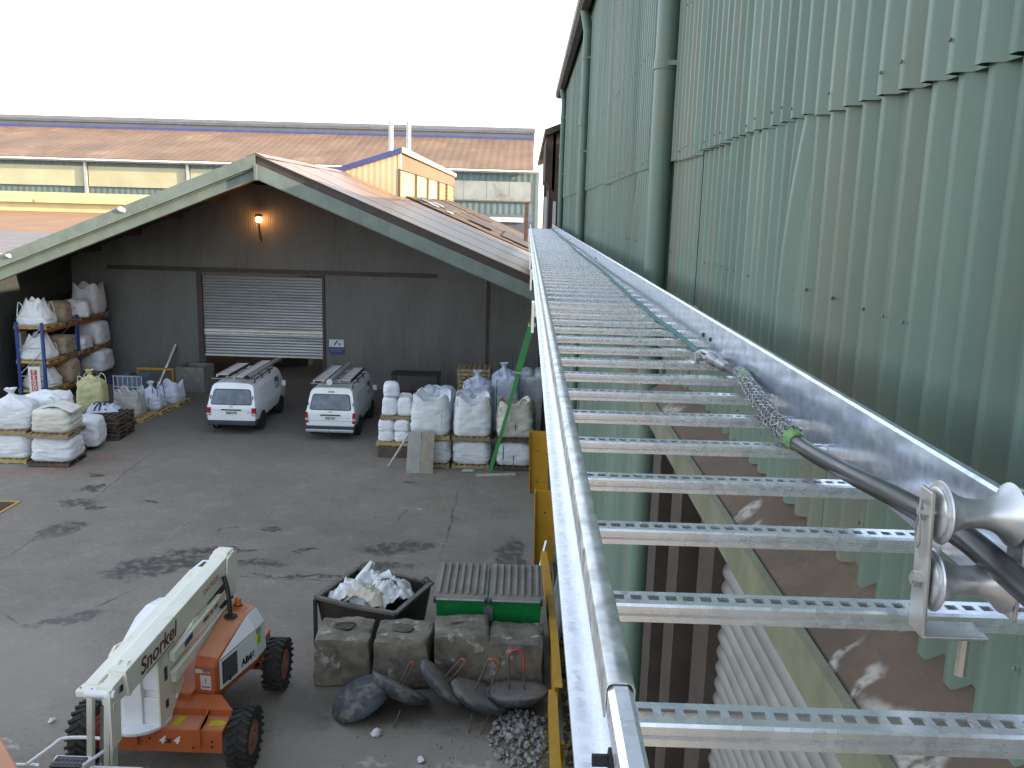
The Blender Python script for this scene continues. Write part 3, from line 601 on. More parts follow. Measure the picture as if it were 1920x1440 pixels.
# ------------------------------------------------------------------ loading shed with open gable canopy
YP, YB, AX, AZ, SL = 31.5, 38.0, -9.4, 9.50, .405
def rz_(x): return AZ - SL * abs(x - AX)
shed = thing('loading_shed', 'wide gabled shed with open canopy and rust red roof', 'shed', (AX, YP, 0))
XL, XR = -19.5, 1.02
def slope(b, x0, x1, y0, y1, top, th):
    za, zb = rz_(x0) + top, rz_(x1) + top
    return b.hexa([(x0, y0, za - th), (x1, y0, zb - th), (x1, y1, zb - th), (x0, y1, za - th)], [(x0, y0, za), (x1, y0, zb), (x1, y1, zb), (x0, y1, za)])
# roof sheets, each a strip from ridge to eave, lapped
yy = YP - .25; k = 0
while yy < 46:
    w_ = 2.42
    for xa, xb in ((AX, XR), (XL - .4, AX)):
        slope(MB(), xa, xb, yy, yy + w_ + .02, .012 * (k % 2) + .02, .03).build('roof_sheet', M['roof'], shed)
    yy += w_; k += 1
r = random.Random(5)
while yy < 79:
    w_ = 3.1
    for xa, xb, nn in ((AX + 2.95, XR, 4), (XL - .4, AX, 1)):
        for j in range(nn):
            a_, b_ = xa + (xb - xa) * j / nn, xa + (xb - xa) * (j + 1) / nn
            slope(MB(), a_, b_ + .1, yy, yy + w_ + .04, .0 + .02 * (k % 2) + .03 * (nn - j) + r.uniform(-.03, .03), .05).build('roof_sheet', M['roof_old'], shed)
    yy += w_; k += 1
MB().prism([(AX - .35, rz_(AX - .35) + .05), (AX, AZ + .075), (AX + .35, rz_(AX + .35) + .05), (AX, AZ + .05)], 'y', YP - .26, 46).build('ridge_cap', M['roof'], shed)
for x in (-6.0, -3.4, -1.4):                       # dark patched strips on the old roof
    slope(MB(), x, x + .9 + r.random(), 50 + r.random() * 8, 56 + r.random() * 8, .19, .05).build('roof_patch', M['shed_brown'], shed)
for (x, y, a) in ((-5.9, 50.2, .5), (-5.3, 49.5, .35), (-4.4, 49, .3), (-5.6, 53, .6)):
    slope(MB(), x, x + a, y, y + 1.2, .24, .03).build('roof_scrap', M['flue'], shed)
# barge boards and portal rafters
def barge(x0, x1, ytop, hgt, y0, y1, mt, name):
    za, zb = rz_(x0) + ytop, rz_(x1) + ytop
    MB().hexa([(x0, y0, za - hgt), (x1, y0, zb - hgt), (x1, y1, zb - hgt), (x0, y1, za - hgt)], [(x0, y0, za), (x1, y0, zb), (x1, y1, zb), (x0, y1, za)]).build(name, mt, shed)
barge(XL - .4, AX, .03, .43, YP - .30, YP - .26, M['shed_green'], 'barge_board')
barge(XL - .4, AX, -.44, .36, YP - .06, YP - .02, M['shed_green'], 'rafter')
barge(XL - .4, AX, -.78, .035, YP - .20, YP + .10, M['shed_green'], 'rafter_flange')
barge(XL - .4, AX, -.42, .03, YP - .22, YP + .10, M['shed_green'], 'rafter_flange')
barge(AX, XR, .0, .33, YP - .20, YP - .16, M['shed_brown'], 'barge_board')
barge(AX, XR, -.30, .50, YP - .26, YP - .22, M['shed_green'], 'rafter')
barge(AX, XR, -.79, .03, YP - .26, YP + .04, M['shed_green'], 'rafter_flange')
MB().box(AX - .05, AX + .05, YP - .32, YP - .04, AZ - .86, AZ - .36).build('apex_plate', M['shed_green'], shed)
for (x, dz, rr) in ((-14.1, -.08, .10), (-19.2, -.2, .13), (-18.2, -.12, .07)):      # white foam patches on the board
    b_ = MB(); b_.lathe([(.01, 0), (rr * .8, .01), (rr, .03), (rr * .9, .06), (.02, .075)], 12, frame((x, YP - .30, rz_(x) + dz), (1, 0, -.2), (0, 0, 1)))
    for v in b_.v: v.x += (v.x - x) * .6 + noise.noise(v * 9) * .04; v.z += noise.noise(v * 7 + Vector((3, 1, 2))) * .05
    b_.build('white_patch', M['cloth'], shed, smooth=True)
# underside purlins
for x in (-18.2, -16.4, -14.6, -12.8, -11.0):
    B(x - .05, x + .05, YP, YB, rz_(x) - .26, rz_(x) - .04).build('purlin', M['soffit'], shed)
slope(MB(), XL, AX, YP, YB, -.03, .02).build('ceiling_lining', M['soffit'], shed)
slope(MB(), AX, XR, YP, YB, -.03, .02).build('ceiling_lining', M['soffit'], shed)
# rear wall with the door opening
DX0, DX1, DZ = -13.88, -8.70, 4.87
def gpoly(x0, x1, z0):
    p = [(x0, z0), (x1, z0), (x1, rz_(x1) - .06)]
    if x0 < AX < x1: p.append((AX, AZ - .06))
    return p + [(x0, rz_(x0) - .06)]
MB().prism(gpoly(XL, DX0, 0), 'y', YB, YB + .12).build('rear_wall', M['shed_wall'], shed)
MB().prism(gpoly(DX1, -1.62, 0), 'y', YB, YB + .12).build('rear_wall', M['shed_wall'], shed)
MB().prism(gpoly(-1.54, XR, 0), 'y', YB - .02, YB + .10).build('rear_wall', M['shed_wall'], shed)
MB().prism(gpoly(DX0, DX1, DZ), 'y', YB, YB + .12).build('rear_wall', M['shed_wall'], shed)
B(-1.64, -1.52, YB - .05, YB + .02, 0, 6.2).build('corner_flashing', M['shed_brown'], shed)
B(-17.9, -3.8, YB - .12, YB - .005, 4.93, 5.10).build('girt', M['shed_brown'], shed)
B(-3.8, XR, YB - .06, YB - .025, 4.9, 4.98).build('girt', M['shed_wall'], shed)
B(DX0 - .22, DX0, YB - .1, YB + .02, 0, 4.93).build('door_guide', M['shed_brown'], shed); B(DX1, DX1 + .1, YB - .07, YB + .02, 0, 4.93).build('door_guide', M['shed_brown'], shed)
rd_ = MB(); nz = 0; z = 1.36; prof = []
while z < 4.86:
    prof.append((YB + .05 - (.022 if nz % 2 else 0), z)); z += .0625; nz += 1
vs_ = []
for y, z in prof: vs_ += [(DX0, y, z), (DX1, y, z)]
rd_.add(vs_, [(2 * i, 2 * i + 1, 2 * i + 3, 2 * i + 2) for i in range(len(prof) - 1)])
dr = rd_.build('roller_door', M['door'], shed)
B(DX0, DX1, YB - .02, YB + .03, 1.28, 1.37).build('bottom_rail', M['door_bar'], dr); B(DX0, DX1, YB - .012, YB + .02, 2.36, 2.44).build('stiffener', M['door_bar'], dr); B(DX0, DX1, YB - .012, YB + .02, 2.25, 2.30).build('stiffener', M['door_bar'], dr)
B(XL - .1, XL, YP, 79, 0, rz_(XL) - .05).build('side_wall', M['side_wall'], shed)
MB().prism(gpoly(XL, XR, 0), 'y', 78.8, 79).build('end_wall', M['side_wall'], shed)
B(XL - .15, XL + .15, YP - .2, YP + .1, 0, rz_(XL) - .6).build('column', M['shed_green'], shed); B(XR - .3, XR - .02, YP - .2, YP + .1, 0, rz_(XR) - .8).build('column', M['shed_green'], shed)
# things dimly seen under the door
B(-11.9, -10.6, 43, 44, 0, 1.9).build('stored_crate', M['wood_dark'], shed)

# white wall box on the left side wall
tag(B(XL, XL + .12, 33.6, 34.0, 2.2, 2.9).build('meter_box', M['sign_white'], bevel=.01), 'small pale box fixed on the dark left wall of the shed', 'wall box')
# lit lamp on the wall
lp = thing('wall_lamp', 'lit orange wall lamp high on the shed rear wall', 'lamp', (-11.26, YB, 7.0))
MB().lathe([(.02, 0), (.09, .01), (.13, .08), (.14, .15), (.11, .20), (.05, .22)], 20, Matrix.Translation((-11.26, YB - .32, 7.06))).build('glass', M['lamp_glow'], lp, smooth=True)
MB().lathe([(.16, 0), (.14, .08), (.03, .10)], 20, Matrix.Translation((-11.26, YB - .32, 7.33))).build('cap', M['steel_dark'], lp, smooth=True)
MB().tube([(-11.26, YB, 6.3), (-11.26, YB - .2, 6.5), (-11.26, YB - .32, 6.95), (-11.26, YB - .32, 7.06)], .035, 8).build('bracket', M['steel_dark'], lp)
ld = bpy.data.lights.new('lamp_bulb', 'POINT'); ld.energy = 3; ld.color = (1, .45, .15); ld.shadow_soft_size = .15
lo = bpy.data.objects.new('lamp_bulb', ld); COL.objects.link(lo); lo.parent = lp; lo.location = (0, -.62, .15)
# wall sign
sg = thing('wall_sign', 'white and blue sign with slanted blue logo beside the roller door', 'sign', (-8.1, YB, 1.5))
B(-8.43, -7.78, YB - .035, YB - .03, 1.82, 2.15).build('logo_panel', M['sign_white'], sg); B(-8.43, -7.78, YB - .035, YB - .03, 1.5, 1.818).build('text_panel', M['sign_blue'], sg)
MB().prism([(-8.24, 1.90), (-8.17, 1.90), (-8.02, 2.11), (-8.10, 2.11)], 'y', YB - .042, YB - .036).prism([(-8.05, 1.98), (-7.98, 1.90), (-7.93, 1.93), (-7.95, 1.99)], 'y', YB - .042, YB - .036).build('logo', M['sign_blue'], sg)
B(-8.36, -7.85, YB - .04, YB - .036, 1.70, 1.725).box(-8.33, -7.88, YB - .04, YB - .036, 1.63, 1.65).build('print_line', M['shutter'], sg)

# ------------------------------------------------------------------ roof monitor and flues
mon = thing('roof_monitor', 'cream roof lantern with blue fascia and sunlit louvres on the shed roof', 'roof lantern', (-6.5, 46, 8.3))
MX0, MX1, MY0, MY1 = -9.75, -6.5, 46.0, 80.0
MB().prism([(MX0, 9.3), (AX, AZ), (MX1, rz_(MX1) - .1), (MX1, 10.62), (MX0, 9.55)], 'y', MY0, MY0 + .1).build('gable_wall', M['mon_wall'], mon)
B(MX1 - .08, MX1, MY0 + .1, MY1, 9.72, 10.62).build('upper_wall', M['mon_side'], mon)
B(MX1 - .1, MX1 + .02, MY0 - .02, MY0 + .5, 9.75, 10.6).build('corner_trim', M['cream_trim'], mon)
B(MX1 - .3, MX1 - .2, MY0 + .1, MY1, 8.0, 9.72).build('lower_wall', M['mon_side'], mon)
B(MX1 - .12, MX1 + .06, MY0, MY1, 8.02, 8.26).build('sill', M['cream'], mon)
MB().prism([(MX0 - .35, 9.42), (MX1 + .12, 10.66), (MX1 + .12, 10.74), (MX0 - .35, 9.50)], 'y', MY0 - .1, MY1).build('roof', M['vent'], mon)
MB().hexa([(MX0 - .4, MY0 - .16, 9.30), (MX1 + .1, MY0 - .16, 10.52), (MX1 + .1, MY0 - .1, 10.52), (MX0 - .4, MY0 - .1, 9.30)], [(MX0 - .4, MY0 - .16, 9.56), (MX1 + .1, MY0 - .16, 10.80), (MX1 + .1, MY0 - .1, 10.80), (MX0 - .4, MY0 - .1, 9.56)]).build('blue_fascia', M['blue_trim'], mon)
B(MX1 + .105, MX1 + .16, MY0 - .16, MY1, 10.54, 10.82).build('cream_fascia', M['cream_trim'], mon)
for i, (a, b, mt_) in enumerate(((46.05, 51.9, 'louvre'), (52.9, 58.0, 'louvre'), (59.2, 64.8, 'louvre'), (66.4, 71.4, 'louvre_tan'), (73.0, 79.3, 'louvre_tan'))):
    fr = B(MX1 - .12, MX1 - .1, a, b, 8.26, 9.70).build('louvre_window', M['mon_side'], mon)
    nn = 12 if i < 3 else 5
    me = None
    for j in range(nn):
        z = 8.28 + j * 1.40 / nn; hgt = 1.40 / nn
        if me is None:
            me = MB().hexa([(.0, a, 0), (.015, a, 0), (.015, b, 0), (0, b, 0)], [(-.07, a, hgt * .95), (-.055, a, hgt * .95), (-.055, b, hgt * .95), (-.07, b, hgt * .95)]).mesh('slat', M[mt_], off=(0, 46, 0))
        place('slat', me, fr, (.0, 0, z - 8.3))
    for e in (a - .08, b + .02): B(MX1 - .1, MX1 + .03, e, e + .08, 8.24, 9.74).build('post', M['mon_side'], mon)
for i, (x, lab) in enumerate(((-9.08, 'left of two slim galvanised flues behind the roof lantern'), (-7.92, 'right of two slim galvanised flues behind the roof lantern'))):
    f_ = thing('flue_pipe', lab, 'flue', (x, 60, 9.6), group='flues on the shed roof')
    MB().lathe([(.15, 9.6), (.15, 13.3), (.12, 13.35)], 16, Matrix.Translation((x, 60, 0))).build('pipe', M['flue'], f_, smooth=True)
    MB().lathe([(.04, 13.3), (.035, 14.6)], 10, Matrix.Translation((x, 60, 0))).build('mast', M['flue'], f_)
    MB().lathe([(.3, 9.5), (.17, 9.9)], 16, Matrix.Translation((x, 60, 0))).build('flashing', M['flue'], f_)

# ------------------------------------------------------------------ far warehouse
wh = thing('warehouse', 'long far warehouse with brown red roof and dark ridge vent', 'building', (-30, 90, 0))
WX0, WX1 = -95, .45
B(WX0, WX1 + .6, 90, 130, 0, 11.55).build('wall', M['far_wall'], wh)
def wr(y): return 11.5 + (y - 89.4) * .288
nx, ny = 30, 5
r = random.Random(9)
wr_me = {}
for j in range(ny):
    ya, yb = 89.4 + j * 14.6 / ny, 89.4 + (j + 1) * 14.6 / ny
    for i in range(nx):
        xa, xb = WX0 + (WX1 - WX0) * i / nx, WX0 + (WX1 - WX0) * (i + 1) / nx
        if j not in wr_me: wr_me[j] = MB().hexa([(xa, ya, wr(ya) - .1), (xb, ya, wr(ya) - .1), (xb, yb + .1, wr(yb) - .1), (xa, yb + .1, wr(yb) - .1)], [(xa, ya, wr(ya)), (xb + .03, ya, wr(ya)), (xb + .03, yb + .1, wr(yb)), (xa, yb + .1, wr(yb))]).mesh('roof_sheet', M['far_roof'], off=(xa, 90, 0))
        place('roof_sheet', wr_me[j], wh, (xa + 30, 0, .05 * (ny - j) + r.uniform(-.015, .015)))
MB().prism([(103.6, 15.55), (103.6, 16.55), (105.2, 16.95), (115, 16.6), (115, 15)], 'x', WX0, WX1 + .1).build('ridge_vent', M['vent'], wh)
MB().prism([(103.5, 16.3), (105.2, 16.98), (106, 16.98), (106, 17.05), (105.2, 17.05), (103.5, 16.36)], 'x', WX0, WX1 + .15).build('vent_cap', M['gutter'], wh)
B(WX0, WX1, 103.55, 103.6, 15.5, 15.85).build('vent_trim', M['blue_trim'], wh)
for i in range(9):
    x = -95 + i * 10.2
    if x > -20: break
    B(x + .25, x + 9.95, 89.86, 89.95, 9.0, 10.95).build('light_panel', M['far_panel'], wh)
    B(x - .1, x + .15, 89.6, 89.95, 5, 11.5).build('post', M['flue'], wh)
for i in range(4): B(-8.6 + i * 2.25, -8.6 + i * 2.25 + 2.22, 89.86, 89.95, 8.72, 10.55).build('light_panel', M['far_panel2'], wh)
B(-8.7, .45, 89.82, 89.96, 8.60, 8.71).build('panel_sill', M['cream'], wh); B(.41, .52, 89.82, 89.96, 8.6, 10.6).build('panel_sill', M['cream'], wh)
B(WX0, WX1 + .5, 89.3, 89.5, 11.35, 11.5).build('gutter', M['gutter'], wh)
lw = thing('low_extension', 'low blue grey lean-to with white gutter behind the old dark roof', 'building', (-2, 84, 0))
B(-6, .5, 82, 89.5, 0, 6.75).build('wall', M['vent'], lw); B(-3.4, -.35, 81.8, 81.98, 6.75, 7.15).build('white_gutter', M['lift_pale'], lw); MB().prism([(82, 6.75), (89.4, 7.3), (89.4, 7.4), (82, 6.85)], 'x', -6, .5).build('roof', M['vent'], lw)
tag(MB().box(-.18, .06, 58, 58.25, 0, 8.3).box(-.22, .10, 57.96, 58.29, 8.3, 8.36).build('steel_post', M['rust']), 'rusty brown steel post standing by the old dark roof edge', 'post')

# ------------------------------------------------------------------ sunlit buildings to the left
ws = thing('low_workshop', 'low sunlit building with ochre roof and pale yellow parapet at far left', 'building', (-34, 60, 0))
B(-70, -20.5, 46, 72, 0, 5.75).build('wall', M['yellow_wall'], ws)
MB().prism([(45.6, 5.62), (70, 6.62), (70, 6.74), (45.6, 5.74)], 'x', -70, -20.4).build('roof', M['ochre'], ws)
B(-70, -20.6, 70, 70.3, 6.6, 7.42).build('parapet', M['yellow_wall'], ws); B(-70, -20.6, 69.7, 70.3, 7.42, 8.22).build('parapet', M['yellow_wall'], ws)
lt = thing('lean_to', 'small grey lean-to roof with cream edge left of the shed', 'shed', (-24, 38, 0))
B(-34, -20.6, 35, 44, 0, 5.5).build('wall', M['shed_green'], lt)
MB().prism([(34.8, 5.55), (44.2, 6.05), (44.2, 6.15), (34.8, 5.65)], 'x', -34.2, -20.2).build('roof', M['grey_roof'], lt)
B(-34.2, -20.2, 34.72, 34.8, 5.45, 5.68).build('fascia', M['cream_trim'], lt)

# ------------------------------------------------------------------ bulk bags
def bag_body(w_, d_, h, style, seed, n=52):
    b = MB(); rows = []
    def ring(z, sc, p, wr=.02, ear=0, sag=0, fold=0, off=(0, 0)):
        pts = []
        for i in range(n):
            a = 2 * pi * i / n; ca, sa = cos(a), sin(a)
            rr = 1 / (abs(ca) ** p + abs(sa) ** p) ** (1 / p)
            c2 = sin(2 * a) ** 2
            sd_ = Vector((ca * 2.2, sa * 2.2, z * 5)) + Vector((seed * 3.7, seed * 1.3, 0))
            ns2 = noise.noise(sd_) * wr + noise.noise(Vector((ca * 5, sa * 5, z * 14 + seed))) * wr * .55 + sin(z * 46 + 6 * noise.noise(sd_ * .6)) * wr * .22 - abs(noise.noise(Vector((ca * 3.3 + seed, sa * 3.3, z * 9)))) * wr * 1.3 + wr * .3
            f = fold * (noise.noise(Vector((ca * 4.5, sa * 4.5, seed))) * .9 + .4 * sin(a * 9 + seed))
            s = sc * (1 + ns2 + f)
            pts.append((ca * rr * s * w_ / 2 + off[0], sa * rr * s * d_ / 2 + off[1], z + ear * c2 ** 2 - sag * (1 - c2) ** 2 + noise.noise(sd_ * .8) * wr * .6))
        rows.append(pts)
    K = 17
    for k in range(K + 1):
        t = k / K; ring(max(h * t, .0), .92 + .09 * min(1, t * 5) ** .5 + .035 * sin(pi * t), 7 - 3 * t, .05 if t > 0 else 0)
    r_ = random.Random(seed)
    if style == 'flat':
        for s, dz in ((.97, .05), (.86, .09), (.66, .12), (.4, .13), (.15, .14), (.02, .14)): ring(h + dz, s, 4 - 1.5 * (1 - s), .06, fold=.03 * s)
    elif style == 'open':
        e = r_.uniform(.12, .2)
        for s, dz, ea, sg in ((.99, .08, 0, .0), (.97, .17, e * .4, .04), (.95, .25, e, .10)): ring(h + dz, s, 4.5, .03, ea, sg, .012)
        for s, dz, ea, sg in ((.92, .24, e, .10), (.90, .12, 0, .02), (.88, .02, 0, 0), (.5, .06, 0, 0), (.02, .08, 0, 0)): ring(h + dz, s, 4.2, .03, ea, sg)
    elif style == 'tied':
        ox, oy = r_.uniform(-.1, .1) * w_, r_.uniform(-.1, .1) * d_
        for s, dz, q in ((.93, .07, .1), (.76, .15, .3), (.52, .22, .6), (.28, .28, .9), (.14, .34, 1), (.12, .39, 1), (.24, .46, 1.1), (.30, .52, 1.1), (.12, .50, 1.1), (.02, .44, 1.1)):
            ring(h + dz, s, 2 + 2 * s, .06, fold=.16 if s < .95 else .04, off=(ox * q, oy * q))
    elif style == 'tent':
        for s, dz, ea in ((.95, .06, 0), (.83, .18, .02), (.70, .32, .05), (.58, .45, .1), (.50, .53, .16)): ring(h + dz, s, 3.2, .04, ea, 0, .07)
        for s, dz in ((.44, .45), (.40, .32), (.02, .30)): ring(h + dz, s, 3, .03)
    elif style == 'slump':
        for s, dz, q in ((.98, .06, 0), (.88, .12, .2), (.7, .17, .4), (.5, .24, .6), (.34, .27, .9), (.2, .24, 1.2), (.02, .2, 1.3)): ring(h + dz, s, 3.2, .10, ear=.12 * s, fold=.08, off=(.12 * q * w_, -.1 * q * d_))
    v = [p for q in rows for p in q]; f = []
    for j in range(len(rows) - 1):
        for i in range(n): f.append((j * n + i, j * n + (i + 1) % n, (j + 1) * n + (i + 1) % n, (j + 1) * n + i))
    f += [tuple(range(n))[::-1], tuple(range((len(rows) - 1) * n, len(rows) * n))]
    b.add(v, f); return b
def loops(root, w_, d_, h, mt, top=.3, n=4, lean=.0, seed=0, wid=.05):
    r_ = random.Random(seed + 50)
    for i in range(n):
        sx, sy = ((-1, -1), (1, -1), (1, 1), (-1, 1))[i]
        x, y = sx * w_ * .43, sy * d_ * .43; q = lean + r_.uniform(-.3, .2)
        pts = smoothpath([(x, y, h - .05), (x - sx * .02, y - sy * .04, h + top * .55), (x - sx * (.10 + q * .2), y - sy * .02, h + top * (1 + r_.uniform(-.15, .1))), (x - sx * .20, y - sy * .05, h + top * .6), (x - sx * .24, y - sy * .06, h - .02)], 4)
        MB().ribbon(pts, (0, wid, 0), .012).build('lifting_loop', mt, root, local=True)
def seams(root, w_, d_, h, mt, xs=(-.36, .0, .36), side=True, wid=.025):
    for fx in xs:
        pts = [(fx * w_, -d_ * (.468 + .042 * sin(pi * t / 6)) - .014, h * t / 6 + .01) for t in range(7)]
        MB().ribbon(pts, (wid, 0, 0), .006).build('strap', mt, root, local=True)
def bag(label, loc, w_, d_, h, style, mt='bag', rz=0, seed=1, group=None, lp=None, sm=None, top=.28, xs=(-.36, .36)):
    t = thing('bulk_bag', label, 'bulk bag', loc, rz, group)
    bag_body(w_, d_, h, style, seed).build('bag_body', M[mt], t, smooth=80, local=True)
    if style == 'open': pass
    if lp: loops(t, w_, d_, h + (.2 if style == 'open' else .05), M[lp], top, seed=seed)
    if sm: seams(t, w_, d_, h, M[sm], xs)
    return t
pal_cache = {}
def pallet(label, loc, w_=1.15, d_=1.15, rz=0, mt='wood', group=None):
    t = thing('pallet', label, 'pallet', loc, rz, group)
    key = (w_, d_, mt)
    if key not in pal_cache:
        dk = MB(); n = 7
        for i in range(n): x = -w_ / 2 + (w_ - .1) * i / (n - 1); dk.box(x, x + .1, -d_ / 2, d_ / 2, .112, .135)
        bt = MB()
        for i in (0, 3, 6): x = -w_ / 2 + (w_ - .1) * i / (n - 1); bt.box(x, x + .1, -d_ / 2, d_ / 2, 0, .02)
        be = MB().box(-w_ / 2, w_ / 2, -.045, .045, .021, .111)
        pal_cache[key] = (dk.mesh('deck', M[mt]), bt.mesh('base_boards', M[mt]), be.mesh('bearer', M[mt]))
    a, b, c = pal_cache[key]
    place('deck', a, t); place('base_boards', b, t)
    for y in (-d_ / 2 + .045, 0, d_ / 2 - .045): place('bearer', c, t, (0, y, 0))
    return t
GP = 'pallets in the yard'
PH = .137
# left front stacks
pallet('dark timber pallet on the ground under the front left stack', (-14.02, 25.75, 0), 1.2, 1.2, 2, 'wood_dark', GP)
bag('flattened white bulk bag between two pallets at front left', (-14.0, 25.78, PH), 1.18, 1.1, .62, 'flat', rz=2, seed=1)
pallet('weathered pallet sandwiched between the two bags of the front left stack', (-13.98, 25.72, .89), 1.2, 1.25, 3, 'wood', GP)
t = bag('off-white bulk bag with folded flap on top of the front left stack', (-13.96, 25.76, .89 + PH), 1.12, 1.08, .58, 'flat', 'bag_cream', 3, 2)
fl = MB(); gx_, gy_ = 12, 8; vs_ = []
for j in range(gy_ + 1):
    for i in range(gx_ + 1):
        u, v = i / gx_, j / gy_
        x = -.25 + u * .95; y = -.42 + v * .7; z = .68 + .10 * sin(u * 3 + .5) + .04 * noise.noise(Vector((u * 4, v * 4, 1))) + .06 * u * (v - .3)
        vs_.append((x, y + .1 * sin(u * 5), z))
fl.add(vs_, [(j * (gx_ + 1) + i, j * (gx_ + 1) + i + 1, (j + 1) * (gx_ + 1) + i + 1, (j + 1) * (gx_ + 1) + i) for j in range(gy_) for i in range(gx_)])
fo = fl.build('flap', M['bag_cream'], t, smooth=80, local=True); sm_ = fo.modifiers.new('s', 'SOLIDIFY'); sm_.thickness = .012
pallet('yellowish timber pallet on the ground at the left picture edge', (-15.4, 26.0, 0), 1.2, 1.2, 0, 'wood_yellow', GP)
bag('flattened white bulk bag low at the left picture edge', (-15.38, 26.02, PH), 1.15, 1.1, .62, 'flat', rz=0, seed=3)
pallet('pallet under the tied white bag at the left picture edge', (-15.36, 25.98, .89), 1.2, 1.2, 1, 'wood', GP)
bag('bulging white bulk bag with gathered neck at the left picture edge', (-15.34, 26.0, .89 + PH), 1.12, 1.1, .66, 'tied', rz=10, seed=4)
pallet('dark pallet under the single white bag behind the front left stack', (-14.35, 27.45, 0), 1.25, 1.2, 0, 'wood_dark', GP)
bag('single rounded white bulk bag behind the front left stack', (-13.92, 27.4, PH), .95, .95, .78, 'flat', rz=8, seed=5)
pallet('dark pallet carrying the tall torn white bag', (-15.3, 27.7, 0), 1.2, 1.2, 0, 'wood_dark', GP)
bag('tall white bulk bag with torn open top behind the left stacks', (-15.25, 27.6, PH), 1.35, 1.15, 1.35, 'slump', rz=-6, seed=6, lp='strap_w', top=.18)
tag(MB().ribbon(smoothpath([(-15.9, 27.2, 1.6), (-15.6, 27.1, 1.75), (-15.1, 27.0, 1.72), (-14.6, 27.0, 1.9), (-14.5, 27.05, 2.0)], 4), (0, .3, .02), .008).build('bag_flap', M['bag'], smooth=60), 'white torn bag flap lying over the tall bag', 'bag flap') if False else None
# brown pallet stack
r = random.Random(21)
ORD = ['bottom', 'second', 'third', 'fourth', 'fifth', 'sixth', 'seventh', 'eighth', 'ninth', 'tenth', 'eleventh', 'twelfth', 'thirteenth', 'fourteenth', 'fifteenth', 'topmost']
for i in range(6):
    pallet('%s dark pallet, counted upward, of the flat stack by the front left bags' % ORD[i], (-13.95 + r.uniform(-.05, .05), 28.9 + r.uniform(-.05, .05), i * .138), 1.3, 1.3, r.uniform(-3, 3), 'wood_dark', 'stack of dark empty pallets')
for i in range(4):
    pallet('%s dark pallet, counted upward, of the stack under the yellow bag' % ORD[i], (-15.3 + r.uniform(-.05, .05), 29.9 + r.uniform(-.05, .05), i * .138), 1.3, 1.3, r.uniform(-3, 3), 'wood_dark', 'stack of dark pallets under yellow bag')
bag('pale yellow bulk bag with one raised loop on dark pallets', (-14.98, 30.05, .555), .86, .86, .98, 'tied', 'bag_yellow', 10, 7, lp='strap_w', top=.3)
def limp(name, label, loc, w_, d_, seed, strap):
    t = thing(name, label, 'empty bag', loc, seed * 11)
    b = MB(); n_ = 14; vs_ = []
    for j in range(n_ + 1):
        for i in range(n_ + 1):
            u, v = i / n_ - .5, j / n_ - .5
            e = 1 - max(abs(u), abs(v)) * 2
            vs_.append((u * w_ * (1 + .2 * noise.noise(Vector((u * 3, v * 3, seed)))), v * d_, max(.012, .16 * min(1, e * 3) * (1 + 1.1 * noise.noise(Vector((u * 5 + seed, v * 5, 2)))))))
    b.add(vs_, [(j * (n_ + 1) + i, j * (n_ + 1) + i + 1, (j + 1) * (n_ + 1) + i + 1, (j + 1) * (n_ + 1) + i) for j in range(n_) for i in range(n_)])
    b.build('fabric', M['bag_blue'], t, smooth=80, local=True)
    for k, (x0, x1) in enumerate(((-.25, .1), (.1, .3), (-.1, -.32))):
        MB().ribbon(smoothpath([(x0 * w_, -.45 * d_, .09), (x0 * w_ * .6, -.15 * d_, .24), (x1 * w_ * .5, .1 * d_, .28), (x1 * w_, .4 * d_, .12)], 4), (.06, .01, 0), .012).build('strap', M[strap], t, local=True)
    return t
limp('empty_bag', 'crumpled empty white bag with black straps on the flat pallet stack', (-14.2, 29.15, 6 * .138), 1.0, .9, 2, 'strap_k')
limp('empty_bag', 'crumpled empty white bag with dark straps on the ground pallets behind the left stacks', (-15.5, 28.95, .555), .8, .7, 5, 'strap_k')
# row along the lane
for i, (y, lab) in enumerate(((31.35, 'nearest yellow pallet under the lane-side row of bags'), (32.65, 'middle yellow pallet under the lane-side row of bags'), (33.95, 'farthest yellow pallet under the lane-side row of bags'))):
    pallet(lab, (-14.15 + i * .14, y, 0), 1.15, 1.2, 0, 'wood_yellow', GP)
bag('grey-beige open bulk bag first in the lane-side row', (-14.25, 31.3, PH), .92, .92, .62, 'open', 'bag_grey', 4, 11, lp='bag_grey' if False else 'strap_w', top=.22)
bag('bluish bulk bag with blue straps second in the lane-side row', (-14.0, 32.55, PH), .88, .88, .5, 'tied', 'bag_blue', 4, 12, lp='strap_b', sm='strap_b', xs=(.05,), top=.35)
bag('bluish open bulk bag last in the lane-side row', (-13.75, 33.8, PH), .86, .86, .45, 'open', 'bag_blue', -6, 13)
# tank in a cage
ib = thing('caged_tank', 'blue grey liquid tank in a steel cage behind the lane-side bags', 'tank', (-15.3, 34.0, 0))
B(-15.8, -14.8, 33.55, 34.45, .14, 1.12).build('tank', M['ibc'], ib, bevel=.06); B(-15.86, -14.74, 33.48, 34.52, 0, .13).build('base', M['steel_dark'], ib)
for i in range(7):
    x = -15.85 + i * .183; MB().box(x, x + .03, 33.46, 33.49, .13, 1.16).build('bar', M['cage'], ib)
for z in (.35, .72, 1.14): MB().box(-15.86, -14.74, 33.43, 33.46, z, z + .035).build('rail', M['cage'], ib)
MB().lathe([(.13, 0), (.13, .06)], 16, Matrix.Translation((-15.3, 34.0, 1.12))).build('cap', M['black'], ib)
